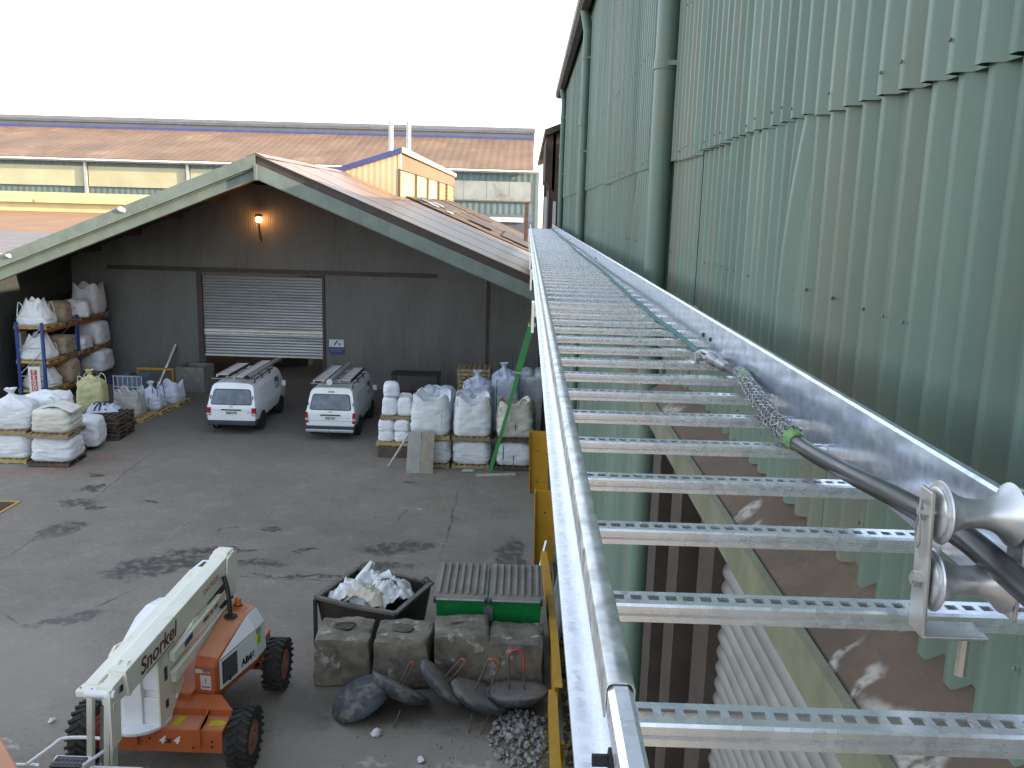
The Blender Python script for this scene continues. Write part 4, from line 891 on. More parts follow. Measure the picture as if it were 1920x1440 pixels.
# yellow handrail, tube, concrete bin
hr = thing('hand_rail', 'yellow tubular guard rail in front of the shed rear wall', 'rail', (-15.4, 36.5, 0))
for x in (-16.2, -14.72): MB().box(x - .035, x + .035, 36.47, 36.53, 0, .86).build('post', M['yellow'], hr)
B(-16.235, -14.685, 36.465, 36.535, .86, .94).build('top_rail', M['yellow'], hr)
tag(MB().tube([(-15.52, 36.75, .02), (-15.12, 37.93, 1.72)], .075, 14).build('metal_pipe', M['galv_rough'], smooth=True), 'shiny metal pipe leaning against the shed rear wall', 'pipe')
cbn = thing('concrete_bin', 'square grey concrete bin beside the roller door', 'concrete bin', (-13.9, 36.8, 0))
MB().box(-14.5, -13.3, 36.2, 36.35, 0, 1.05).box(-14.5, -13.3, 37.3, 37.45, 0, 1.05).box(-14.5, -14.36, 36.35, 37.3, 0, 1.05).box(-13.44, -13.3, 36.35, 37.3, 0, 1.05).build('shell', M['concrete_grey'], cbn, bevel=.02)
B(-14.36, -13.44, 36.35, 37.3, .02, .8).build('contents', M['stone'], cbn)

# ------------------------------------------------------------------ blue pallet rack on the left
_before = set(bpy.data.objects)
rk = thing('pallet_rack', 'blue steel pallet rack along the shed left wall', 'rack', (-17.7, 33.5, 0))
RX0, RX1 = -18.15, -17.2
for y in (31.0, 33.6, 36.2):
    for x in (RX0, RX1): B(x - .05, x + .05, y - .04, y + .04, 0, 3.32).build('upright', M['rack_blue'], rk)
    for k, z in enumerate((.3, 1.35, 2.2)): MB().beam((RX0, y, z), (RX1, y, z + .95), .03, .03).beam((RX0, y, z + 1.0), (RX1, y, z + 1.0), .03, .03).build('brace', M['cage'], rk)
LZ = (.65, 1.75, 3.05)
for z in LZ:
    for x in (RX0, RX1):
        for y0, y1 in ((31.04, 33.56), (33.64, 36.16)): B(x - .025, x + .025, y0, y1, z - .13, z).build('beam', M['rack_orange'], rk)
zn = ('bottom', 'middle', 'top')
for li, z in enumerate(LZ):
    for k, y in enumerate((31.62, 32.95, 34.25, 35.55)):
        pallet('timber pallet on the %s level of the blue rack, %s from the front' % (zn[li], ('first', 'second', 'third', 'fourth')[k]), (-17.68, y, z + .001), 1.2, 1.15, 0, 'wood_yellow' if k == 0 else 'wood', 'pallets on the blue rack')
zt = lambda i: LZ[i] + PH
bag('white bag with raised loops on the top rack level, nearest', (-17.7, 31.6, zt(2)), 1.12, 1.0, .32, 'tent', 'bag', 0, 31, lp='strap_w', top=.5)
bag('tan bag on the top rack level, second from the front', (-17.55, 32.8, zt(2)), .85, .8, .62, 'flat', 'bag_tan', 5, 32)
bag('slumped white bag on the top rack level, third from the front', (-17.55, 34.2, zt(2)), 1.1, 1.0, .42, 'slump', 'bag', 20, 33)
bag('large upright white bag on the top rack level, farthest', (-17.6, 35.5, zt(2)), 1.05, 1.05, .85, 'open', 'bag', 0, 34)
bag('white bag with raised loops on the middle rack level, nearest', (-17.7, 31.6, zt(1)), 1.1, 1.0, .30, 'tent', 'bag', 0, 35, lp='strap_w', top=.2)
bag('tan bag on the middle rack level, second from the front', (-17.55, 32.8, zt(1)), .8, .8, .60, 'flat', 'bag_tan', 0, 36)
bag('low white bag on the middle rack level, third from the front', (-17.55, 34.15, zt(1)), 1.0, .9, .42, 'flat', 'bag', 0, 37)
bag('large rounded white bag on the middle rack level, farthest', (-17.55, 35.5, zt(1)), 1.1, 1.05, .85, 'flat', 'bag', 0, 38)
bag('dim white bag behind the red lettered sign on the bottom rack level', (-17.7, 31.7, zt(0)), 1.1, 1.0, .35, 'tent', 'bag', 0, 39)
bag('dusty tan bag on the bottom rack level, second from the front', (-17.5, 33.0, zt(0)), .95, .9, .7, 'tied', 'bag_tan', 0, 40)
bag('large white bag with small label on the bottom rack level, farthest', (-17.45, 35.4, zt(0)), 1.2, 1.1, .75, 'flat', 'bag', 0, 41)
rs = thing('red_letter_sign', 'upright white board with red letter blocks at the front of the rack', 'sign', (-17.5, 30.85, 1.0))
B(-17.72, -17.28, 30.80, 30.84, .72, 1.70).build('board', M['sign_white'], rs)
for k, ch in enumerate('OGEF'):
    z = .88 + k * .205
    B(-17.62, -17.40, 30.785, 30.799, z - .09, z + .09).build('letter_block', M['sign_red'], rs)
    text(ch, .19, frame((-17.51, 30.78, z), (0, 0, -1), (1, 0, 0)) @ Matrix.Rotation(pi, 4, 'Y') if False else frame((-17.51, 30.782, z), (1, 0, 0), (0, 0, 1)), M['sign_white'], rs, bold=.006)

for o in bpy.data.objects:                     # the whole rack with its load stands a little deeper under the canopy
    if o not in _before and o.parent is None: o.location += Vector((-.58, 1.2, 0))
# ------------------------------------------------------------------ right-hand group of bags
pallet('timber pallet on the ground under the left white bag pair', (-2.75, 26.85, 0), 1.15, 1.15, 0, 'wood', GP)
bag('lower white bulk bag of the left pair, behind the leaning boards', (-2.72, 26.88, PH), 1.12, 1.08, .62, 'flat', 'bag', 0, 51, sm='strap_w')
pallet('orange brown pallet between the left white bag pair', (-2.75, 26.85, .89), 1.15, 1.15, 0, 'wood_yellow', GP)
bag('upper white bulk bag with open top above the leaning boards', (-2.78, 26.85, .89 + PH), 1.16, 1.1, .82, 'open', 'bag', -3, 52, lp='strap_w', sm='strap_w', xs=(.30,))
pallet('timber pallet on the ground under the middle white bag pair', (-1.52, 26.85, 0), 1.15, 1.15, 0, 'wood', GP)
bag('lower white bulk bag of the middle pair', (-1.5, 26.88, PH), 1.14, 1.08, .62, 'flat', 'bag', 0, 53, sm='strap_w', xs=(.32,))
pallet('timber pallet between the middle white bag pair', (-1.52, 26.85, .89), 1.15, 1.15, 0, 'wood', GP)
bag('upper white bulk bag with gaping top, middle pair by the green ladder', (-1.52, 26.86, .89 + PH), 1.12, 1.1, .80, 'open', 'bag', 4, 54, lp='strap_w', sm='strap_w', xs=(.33,))
pallet('dark pallet on the ground under the right grey-white bag pair', (-.2, 26.85, 0), 1.15, 1.15, 0, 'wood_dark', GP)
bag('lower bulk bag with dark seams, right pair behind the ladder', (-.2, 26.88, PH), 1.08, 1.08, .62, 'flat', 'bag', 0, 55, sm='strap_b', xs=(-.3, .0))
pallet('dark pallet between the right grey-white bag pair', (-.2, 26.85, .89), 1.15, 1.15, 0, 'wood_dark', GP)
bag('upper off-white bulk bag with torn top behind the green ladder', (-.22, 26.86, .89 + PH), 1.08, 1.05, .68, 'open', 'bag_cream', 6, 56, lp='strap_k', sm='strap_b', xs=(.0,), top=.14)
# shrink wrapped sacks on pallets
def sacks(label, loc, nx, ny, nz, sx, sy, sz, mt, rz=0, film=False, seed=0):
    t = thing('sack_stack', label, 'sack stack', loc, rz); r_ = random.Random(seed)
    for k in range(nz):
        for i in range(nx):
            for j in range(ny):
                b = bag_body(sx * .98, sy * .98, sz * .72, 'flat', seed + i + 3 * j + 7 * k, 20)
                o = b.mesh('sack', M[mt], 80, off=(-(i - (nx - 1) / 2) * sx, -(j - (ny - 1) / 2) * sy, -k * sz * .86))
                place('sack', o, t)
    return t
pallet('pallet at the left end of the right-hand bags, under white sacks', (-4.05, 27.85, .38), 1.1, 1.1, 0, 'wood_yellow', GP)
pallet('lower pallet under the white sacks beside the parked van', (-4.05, 27.85, 0), 1.1, 1.1, 0, 'wood_dark', GP) if False else None
sk_b = thing('timber_bearers', 'dark timber blocks raising the sack pallet beside the boards', 'timber', (-4.05, 27.85, 0))
for y in (27.4, 28.3): B(-4.55, -3.55, y - .09, y + .09, 0, .379).build('block', M['wood_dark'], sk_b)
sacks('lower tier of white paper sacks on the raised pallet', (-4.05, 27.85, .38 + PH), 2, 2, 2, .5, .5, .38, 'sack', 0, seed=61)
pallet('upper pallet between two tiers of white sacks', (-3.98, 27.9, 1.22), 1.05, 1.05, 4, 'wood', GP)
sacks('upper tier of tied white sacks above the raised pallet', (-3.98, 27.9, 1.22 + PH), 2, 2, 1, .48, .48, .62, 'sack', 3, seed=71)
sacks('single white sack on top of the upper sack tier', (-4.18, 27.75, 1.95), 1, 1, 1, .5, .5, .42, 'sack', 10, seed=81)
def wrapped(label, loc, w_, d_, h, seed, mt='film', rz=0):
    t = thing('wrapped_load', label, 'wrapped load', loc, rz)
    bag_body(w_, d_, h, 'slump' if seed % 2 else 'flat', seed).build('wrapping', M[mt], t, smooth=70, local=True)
    for s in (-1, 1):
        bag_body(w_ * .46, d_ * .9, h * .25, 'flat', seed + 5 + s, 20).mesh
        o = bag_body(w_ * .44, d_ * .85, .16, 'flat', seed + 5 + s, 20).mesh('sack', M[mt], 70, off=(-s * w_ * .23, 0, -h - .02)); place('sack', o, t)
    return t
for lab, x, y in (('base pallet under the film wrapped load left of middle', -2.75, 28.7), ('base pallet under the film wrapped load behind the middle pair', -1.55, 28.7), ('base pallet under the brown wrapped load behind the ladder', -.1, 28.7)):
    pallet(lab, (x, y, 0), 1.15, 1.15, 0, 'wood_dark', GP)
wrapped('film wrapped load of sacks behind the left white bag pair', (-2.75, 28.7, PH), 1.1, 1.05, 1.65, 91)
wrapped('film wrapped load of sacks behind the middle white bag pair', (-1.55, 28.7, PH), 1.1, 1.05, 1.5499999999999998, 93)
wrapped('dusty brown wrapped load behind the green ladder', (-.1, 28.7, PH), 1.1, 1.05, 1.25, 95, 'bag_tan')
r = random.Random(31)
for i in range(16): pallet('%s buff pallet, counted upward, of the tall stack behind the wrapped loads' % ORD[i], (-1.75 + r.uniform(-.02, .02), 32.0 + r.uniform(-.02, .02), i * .138), 1.2, 1.1, r.uniform(-2, 2), 'wood', 'tall stack of empty pallets')
pallet('rear pallet under the strapped white bag by the pallet stack', (-1.55, 30.6, 0), 1.15, 1.15, 0, 'wood_dark', GP)
bag('white bag with black looping straps before the tall pallet stack', (-1.55, 30.6, PH), 1.05, 1.0, 1.65, 'tied', 'bag_blue', 0, 96, lp='strap_k', top=.3)
pallet('rear pallet under the blue strapped upright bag', (-.55, 30.9, 0), 1.15, 1.15, 0, 'wood_dark', GP)
bag('tall upright bag with dark blue straps near the wall corner', (-.6, 30.9, PH), .95, .95, 1.9, 'tied', 'bag_blue', 0, 97, lp='strap_b', sm='strap_b', xs=(-.3,), top=.35)
wrapped('dim shiny wrapped load in the corner right of the ladder', (.42, 32.0, 0), 1.0, 1.2, 1.9, 98)
# trestle bench in the dark
tb = thing('steel_bench', 'dark steel bench by the rear wall right of the vans', 'bench', (-4.3, 36.0, 0))
B(-5.4, -3.4, 35.6, 36.5, 1.08, 1.15).build('top', M['steel_dark'], tb)
for x in (-5.3, -3.5):
    for y in (35.65, 36.4): B(x - .03, x + .03, y, y + .06, 0, 1.08).build('leg', M['steel_dark'], tb)
for lab, x0, x1, mt_ in (('grey board leaning on the white bags, left of two', -3.43, -3.03, 'board'), ('buff board leaning on the white bags, right of two', -3.02, -2.62, 'board2')):
    tag(MB().hexa([(x0, 25.70, 0), (x1, 25.73, 0), (x1, 25.76, 0), (x0, 25.73, 0)], [(x0 + .02, 26.12, 1.18), (x1 + .01, 26.13, 1.2), (x1 + .01, 26.16, 1.2), (x0 + .02, 26.15, 1.18)]).build('leaning_board', M[mt_]), lab, 'board')
tag(MB().beam((-4.03, 26.2, .04), (-3.5, 26.75, .92), .05, .05).build('timber_stick', M['plank']), 'thin pale stick leaning on the raised sack pallet', 'stick')
tag(MB().hexa([(-1.27, 25.50, 0), (-.10, 25.76, 0), (-.15, 25.96, 0), (-1.30, 25.70, 0)], [(-1.27, 25.50, .04), (-.10, 25.76, .04), (-.15, 25.96, .04), (-1.30, 25.70, .04)]).build('ground_plank', M['plank'], bevel=.005), 'pale plank lying flat at the ladder foot', 'plank')
tag(MB().ribbon([(-1.75, 26.15, .01), (-1.6, 26.08, .03), (-1.4, 26.12, .015)], (.05, .22, 0), .01).build('film_scrap', M['film']), 'scrap of clear film on the ground by the middle bags', 'film scrap')

# green ladder
la = thing('extension_ladder', 'green fibreglass extension ladder leaning against the wall', 'ladder', (-.9, 26.1, 0))
P0, P1 = Vector((-.90, 25.95, .03)), Vector((.98, 26.35, 7.28)); dl = (P1 - P0)
for oy in (0, .42): MB().beam(P0 + Vector((0, oy, 0)), P0 + dl * .62 + Vector((0, oy, 0)), .10, .045, (0, 1, 0)).build('stile', M['frp_green'], la)
for oy in (.05, .37): MB().beam(P0 + dl * .42 + Vector((-.08, oy, .02)), P1 + Vector((-.06, oy, 0)), .09, .04, (0, 1, 0)).build('stile', M['frp_green'], la)
for i in range(14):
    c = P0 + dl * (.03 + .044 * i); MB().tube([c, c + Vector((0, .42, 0))], .018, 8).build('rung', M['alu'], la)
for i in range(12):
    c = P0 + dl * (.44 + .046 * i) + Vector((-.07, .05, .02)); MB().tube([c, c + Vector((0, .32, 0))], .016, 8).build('rung', M['alu'], la)
for t_ in (.42, .615): c = P0 + dl * t_; B(c.x - .13, c.x + .09, c.y - .03, c.y + .45, c.z, c.z + .05).build('bracket', M['zinc'], la)

# ------------------------------------------------------------------ vans
def vshear(z): return 0 if z < 1.02 else .30 * (z - 1.02) / .85
def van(label, loc, rz, kind, plate):
    t = thing('parked_van', label, 'van', loc, rz); t.scale = (1, 1, .93)
    half = [(0, .40), (.70, .40), (.80, .46), (.84, .62), (.848, .85), (.84, 1.02), (.815, 1.12), (.755, 1.55), (.715, 1.74), (.64, 1.83), (.45, 1.865), (0, 1.88)]
    prof = half + [(-x, z) for x, z in half[-2:0:-1]]
    stations = [(.0, 1, 0, .985), (.05, 1, 0, 1), (.5, .55, 0, 1), (1.5, 0, 0, 1), (2.6, 0, 0, 1), (3.3, 0, .2, 1), (4.0, 0, .75, .98), (4.35, 0, 1, .93), (4.42, 0, 1, .88)]
    b = MB(); n = len(prof)
    for y, k, fr, sc in stations:
        for x, z in prof:
            yy_ = y + k * vshear(z)
            if fr and z > .98: yy_ -= fr * .65 * (z - .98) / .9
            b.v.append(Vector((x * sc, yy_, .4 + (z - .4) * (1 if sc > .98 else .99))))
    for j in range(len(stations) - 1):
        for i in range(n): b.f.append((j * n + i, j * n + (i + 1) % n, (j + 1) * n + (i + 1) % n, (j + 1) * n + i))
    for base in (0, (len(stations) - 1) * n):
        for i in range(len(half) - 1):
            l0, l1 = (n - i) % n, (n - i - 1) % n
            q = [base + i, base + i + 1, base + l1, base + l0]; q2 = []
            for a in q:
                if a not in q2: q2.append(a)
            if len(q2) > 2: b.f.append(tuple(q2))
    body = b.build('body', M['van_white'], t, smooth=32, local=True)
    def rear(poly, off, mt, name, th=.012, par=t):
        o = MB(); nn = len(poly)
        vs = [(x, vshear(z) - off, z) for x, z in poly] + [(x, vshear(z) - off + th, z) for x, z in poly]
        o.add(vs, [tuple(range(nn)), tuple(range(2 * nn - 1, nn - 1, -1))] + [(i, i + nn, (i + 1) % nn + nn, (i + 1) % nn) for i in range(nn)])
        return o.build(name, M[mt], par, local=True)
    def rrect(x0, x1, z0, z1, c, tap=0):
        pts = []
        for cx, cz, a0 in ((x1 - c, z1 - c, 0), (x0 + c, z1 - c, 90), (x0 + c, z0 + c, 180), (x1 - c, z0 + c, 270)):
            for k in range(4):
                a = R(a0 + k * 30); x, z = cx + c * cos(a), cz + c * sin(a); pts.append((x * (1 - tap * (z - z0) / (z1 - z0)), z))
        return pts
    rear(rrect(-.72, .72, 1.10, 1.66, .09, .13), .012, 'black', 'window_seal', .02)
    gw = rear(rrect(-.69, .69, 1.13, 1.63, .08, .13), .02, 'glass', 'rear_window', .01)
    rear([(-.02, 1.10), (.02, 1.10), (.12, 1.13), (.11, 1.15), (-.0, 1.13)], .03, 'black', 'wiper', .008)
    rear([(-.34, .90), (.34, .90), (.34, .94), (-.34, .94)], .025, 'black', 'door_handle', .03)
    rear([(-.06, 1.02), (.06, 1.02), (.04, 1.055), (-.04, 1.055)], .012, 'steel', 'emblem', .014)
    pl = rear([(-.20, .745), (.20, .745), (.20, .865), (-.20, .865)], .016, 'sign_white', 'number_plate', .02)
    text(plate, .105, frame((0, -.018, .803), (1, 0, 0), (0, 0, 1)), M['print_black'], pl, bold=.004, local=True)
    rear([(-.80, .70), (.80, .70), (.80, .707), (-.80, .707)] if kind == 1 else [(-.8, .893), (.8, .893), (.8, .899), (-.8, .899)], .003, 'van_grey', 'door_seam', .006)
    for s in (-1, 1):
        if kind == 0:
            rear([(s * .70, .70), (s * .846, .70), (s * .846, 1.0), (s * .70, 1.0)], .012, 'tail', 'tail_lamp', .08)
            rear([(s * .71, .72), (s * .847, .72), (s * .847, .79), (s * .71, .79)], .018, 'tail_w', 'reversing_lamp', .08)
            rear([(s * .71, 1.32), (s * .745, 1.30), (s * .73, 1.43), (s * .70, 1.43)], .03, 'black', 'hinge', .05)
        else:
            rear([(s * .74, .62), (s * .846, .62), (s * .846, 1.02), (s * .765, 1.02)], .012, 'tail', 'tail_lamp', .08)
            rear([(s * .75, .72), (s * .847, .72), (s * .847, .80), (s * .75, .80)], .018, 'tail_w', 'reversing_lamp', .08)
            rear([(s * .755, 1.26), (s * .775, 1.26), (s * .765, 1.36), (s * .745, 1.36)], .03, 'black', 'hinge', .05)
    rear([(.55, .82), (.68, .82), (.68, .835), (.55, .835)] if kind == 0 else [(.55, .80), (.64, .80), (.64, .815), (.55, .815)], .008, 'steel', 'badge', .01)
    if kind == 0:
        MB().box(-.845, .845, -.06, .30, .34, .52).build('bumper', M['van_grey'], t, local=True, bevel=.03)
        MB().tube([(-.5, -.07, .33), (-.5, .3, .33)], .04, 10).build('exhaust', M['steel_dark'], t, local=True)
    else:
        MB().box(-.84, .84, -.05, .25, .42, .52).build('bumper', M['van_grey'], t, local=True, bevel=.02)
        MB().box(-.82, .82, -.16, .10, .30, .415).build('rear_step', M['van_step'], t, local=True, bevel=.03)
        MB().beam((0, -.1, .27), (0, .4, .27), .07, .07).tube([(0, -.14, .27), (0, -.14, .36)], .025, 10).build('tow_bar', M['steel_dark'], t, local=True)
        rear([(-.11, 1.72), (.11, 1.72), (.10, 1.755), (-.10, 1.755)], .015, 'tail', 'brake_lamp', .03)
    # side glass, mirrors, seams
    for s in (-1, 1):
        def side(y0, y1, z0, z1, mt, name, off=.006):
            def X(z): return s * (.815 + (.755 - .815) * (z - 1.12) / .43 + off)
            MB().hexa([(X(z0) - s * .02, y0, z0), (X(z0), y0, z0), (X(z0), y1, z0), (X(z0) - s * .02, y1, z0)], [(X(z1) - s * .02, y0 + .04, z1), (X(z1), y0 + .04, z1), (X(z1), y1 - .04, z1), (X(z1) - s * .02, y1 - .04, z1)]).build(name, M[mt], t, local=True)
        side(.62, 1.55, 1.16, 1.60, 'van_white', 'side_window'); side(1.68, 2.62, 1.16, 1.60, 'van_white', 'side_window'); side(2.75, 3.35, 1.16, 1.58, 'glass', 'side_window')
        side(1.60, 1.62, 1.12, 1.62, 'van_step', 'door_seam', .012)
        MB().box(s * .86, s * 1.02, 3.42, 3.52, 1.12, 1.34).build('mirror', M['van_white'], t, local=True, bevel=.03)
        for y in (.88, 3.40):
            arch = MB().lathe([(.37, 0), (.37, .02)], 24, frame((s * .84, y, .36), (0, 1, 0), (0, 0, 1)) if s > 0 else frame((s * .86, y, .36), (0, 1, 0), (0, 0, 1)))
            arch.build('wheel_arch', M['black'], t, local=True)
            wx = s * .70; mw = frame((wx, y, .315), (0, 1, 0), (0, 0, 1))
            wl = MB().lathe([(.20, -.09), (.28, -.095), (.315, -.07), (.315, .07), (.28, .175 if False else .095), (.20, .09)], 24, mw).build('wheel', M['tyre'], t, smooth=35, local=True)
            wl.location.x = s * .045
            MB().lathe([(.19, -.10), (.19, .10), (.05, .11)], 16, mw).build('rim', M['steel'], wl, local=True)
    # roof rack
    for y in (.55, 1.5, 2.5):
        MB().beam((-.74, y, 1.99), (.74, y, 1.99), .05, .035).beam((-.68, y, 1.83), (-.68, y, 2.0), .04, .04).beam((.68, y, 1.83), (.68, y, 2.0), .04, .04).build('rack_bar', M['steel_dark'], t, local=True)
    for x in (-.73, .73): MB().beam((x, .45, 2.01), (x, 2.65, 2.01), .03, .03).build('rack_rail', M['steel_dark'], t, local=True)
    MB().beam((-.76, .40, 2.005), (.76, .40, 2.005), .05, .03).build('rack_roller', M['steel'], t, local=True)
    return t
def roof_ladder(label, o, x, y0, y1, w_, z, rails='steel_dark'):
    t = thing('roof_ladder', label, 'ladder', (o[0] + x, o[1] + y0, z), group='ladders on the van roofs')
    for s in (-1, 1): MB().box(s * w_ / 2 - .02, s * w_ / 2 + .02, 0, y1 - y0, 0, .09).build('stile', M['alu' if s < 0 else rails], t, local=True)
    rg_ = MB().box(-w_ / 2 + .02, w_ / 2 - .02, -.05, .05, .055, .085).mesh('rung', M['alu'])
    n = int((y1 - y0) / .23)
    for i in range(n): place('rung', rg_, t, (0, .12 + i * (y1 - y0 - .2) / max(1, n - 1), 0))
    return t
V1, V2 = (-10.0, 29.65, 0), (-6.5, 29.3, 0)
van('white van with dark bumper and side windows, left of two', V1, 1.0, 0, 'DSZ179')
van('white van with chrome step and red tail lamps, right of two', V2, 0, 1, 'BTJ654')
zl = 1.905
roof_ladder('wide short ladder on the left side of the left van roof', V1, -.42, .5, 2.9, .42, zl)
roof_ladder('long ladder on the right side of the left van roof', V1, .25, .2, 3.6, .36, zl)
tag(MB().tube([(V1[0] + .58, V1[1] + .1, 1.975), (V1[0] + .58, V1[1] + 3.9, 1.985)], .075, 16, cap=False).tube([(V1[0] + .58, V1[1] + 3.9, 1.985), (V1[0] + .58, V1[1] + .1, 1.975)], .058, 16, cap=False).build('conduit_tube', M['conduit'], smooth=True), 'grey open-ended tube on the left van roof rack', 'tube')
roof_ladder('long ladder on the left side of the right van roof', V2, -.42, .3, 3.3, .40, zl)
roof_ladder('short wide ladder on the right side of the right van roof', V2, .42, .5, 3.0, .40, zl)
ct = thing('conduit_tube', 'grey capped tube carried between ladders on the right van roof', 'tube', (V2[0] - .03, V2[1], 2.1))
MB().tube([(V2[0] - .03, V2[1] + .1, 1.99), (V2[0] - .03, V2[1] + 3.6, 2.0)], .095, 18).build('tube_body', M['conduit'], ct, smooth=True)
MB().tube([(V2[0] - .03, V2[1] + .05, 1.99), (V2[0] - .03, V2[1] + .13, 1.99)], .105, 18).build('end_cap', M['sign_white'], ct, smooth=35)

# ------------------------------------------------------------------ boom lift
BO = Vector((-4.95, 12.1, 0)); BA = R(-7.3)
bl = thing('boom_lift', 'orange and cream articulated boom lift parked in the yard', 'boom lift', BO)
cB, sB = cos(BA), sin(BA)
def T(u, v, z): return (BO.x + u * cB - v * sB, BO.y + u * sB + v * cB, z)
def tprism(poly, ax, a, b):           # prism in turntable axes
    m = MB().prism(poly, ax, a, b)
    for p in m.v: p.x, p.y, p.z = T(p.x, p.y, p.z)
    return m
def tbox(u0, u1, v0, v1, z0, z1):
    m = MB().box(u0, u1, v0, v1, z0, z1)
    for p in m.v: p.x, p.y, p.z = T(p.x, p.y, p.z)
    return m
def tb2(p, q, w_, h): return MB().beam(T(*p), T(*q), w_, h)
# chassis (square to the yard)
ch = MB().box(-5.45, -4.45, 11.05, 13.75, .42, .74)
ch.build('chassis', M['lift_orange'], bl, bevel=.02)
B(-5.50, -3.98, 10.96, 11.0, .42, .76).build('front_plate', M['lift_orange'], bl, bevel=.006)
B(-5.50, -3.98, 11.0, 11.34, .70, .755).build('axle_cover', M['lift_orange_top'], bl, bevel=.006)
MB().hexa([(-5.5, 11.34, .5), (-3.95, 11.34, .5), (-4.2, 11.62, .5), (-5.3, 11.62, .5)], [(-5.5, 11.34, .86), (-3.95, 11.34, .86), (-4.2, 11.62, .92), (-5.3, 11.62, .92)]).build('axle_housing', M['lift_orange'], bl, bevel=.01)
B(-5.9, -4.0, 11.36, 11.52, .38, .5).build('front_axle', M['lift_orange'], bl); B(-5.9, -4.0, 13.3, 13.5, .38, .5).build('rear_axle', M['lift_orange'], bl)
B(-5.55, -4.15, 13.3, 13.9, .42, .80).build('rear_frame', M['lift_orange'], bl, bevel=.02)
for x in (-5.17, -4.30): MB().prism([(10.93, .52), (10.96, .52), (10.97, .80), (11.33, .86), (11.33, .80), (10.93, .80)], 'x', x, x + .025).build('rib', M['lift_orange'], bl)
for x, z in ((-4.12, .52), (-4.12, .60), (-4.98, .62), (-4.38, .50)): MB().lathe([(.016, 0), (.016, .008)], 8, frame((x, 10.955, z), (1, 0, 0), (0, 0, 1)) @ Matrix.Rotation(0, 4, 'Y')).build('bolt_hole', M['black'], bl)
fx = frame((-4.72, 10.953, .60), (1, 0, 0), (0, 0, 1))
text('4   4', .15, fx, M['lift_pale'], bl, shear=.35, bold=.006); text('x', .12, fx, M['print_black'], bl, shear=.2, bold=.006)
MB().prism([(-4.22, 11.08), (-4.02, 11.10), (-3.985, 11.16), (-4.03, 11.22), (-4.2, 11.22)], 'z', .756, .760).build('decal', M['decal_yellow'], bl)
MB().prism([(-4.72, 11.06), (-4.62, 11.06), (-4.58, 11.30), (-4.70, 11.30)], 'z', .756, .760).build('decal', M['decal_yellow'], bl)
# wheels with lugs
def wheel(x, y, s, rr=.43, wd=.29):
    m_ = frame((x, y, rr), (0, 1, 0), (0, 0, 1))
    w_ = MB().lathe([(.24, -wd / 2 + .03), (.30, -wd / 2), (.38, -wd / 2 + .01), (rr - .03, -wd / 2 + .045), (rr - .022, 0), (rr - .03, wd / 2 - .045), (.38, wd / 2 - .01), (.30, wd / 2), (.24, wd / 2 - .03)], 40, m_).build('wheel', M['tyre'], bl, smooth=50)
    lg = MB(); n = 22
    for i in range(n):
        for sd_ in (-1, 1):
            a = 2 * pi * (i + .25 * sd_) / n
            c = Vector((x + sd_ * wd * .26, y + cos(a) * (rr - .016), rr + sin(a) * (rr - .016)))
            tx = Vector((0, -sin(a), cos(a))); rad = Vector((0, cos(a), sin(a))); ex = Vector((1, 0, 0))
            d_ = (ex * sd_ + tx * .55).normalized(); q = d_.cross(rad).normalized()
            p = [c + d_ * (e * wd * .30) + q * (f * .022) for e, f in ((-1, -1), (1, -1), (1, 1), (-1, 1))]
            lg.hexa([k - rad * .03 for k in p], [k + rad * .010 for k in p])
    lg.build('tread_lugs', M['tyre'], w_)
    hp = [(.245, .028), (.232, .020), (.16, .027), (.14, .012), (.07, .010), (.06, -.004), (.012, -.006)]
    for sg_ in (-1, 1):
        MB().lathe([(a, sg_ * (wd / 2 - b)) for a, b in hp], 28, m_).build('rim', M['rim'], w_, smooth=35)
        nb_ = MB()
        for k in range(8):
            a = 2 * pi * k / 8; nb_.lathe([(.012, 0), (.012, .014)], 6, frame((x + sg_ * (wd / 2 - .018) - (.014 if sg_ < 0 else 0), y + .105 * cos(a), rr + .105 * sin(a)), (0, 1, 0), (0, 0, 1)))
        nb_.build('wheel_nuts', M['steel_dark'], w_)
for x, y in ((-3.80, 11.36), (-3.90, 13.42), (-6.02, 11.36), (-6.02, 13.42)): wheel(x, y, 1)
# turntable and deck
MB().lathe([(.48, .74), (.48, .86), (.44, .88)], 32, Matrix.Translation(BO)).build('slew_ring', M['steel_dark'], bl)
tbox(-.42, .42, -.55, 1.35, .88, .98).build('turntable', M['lift_orange'], bl, bevel=.01)
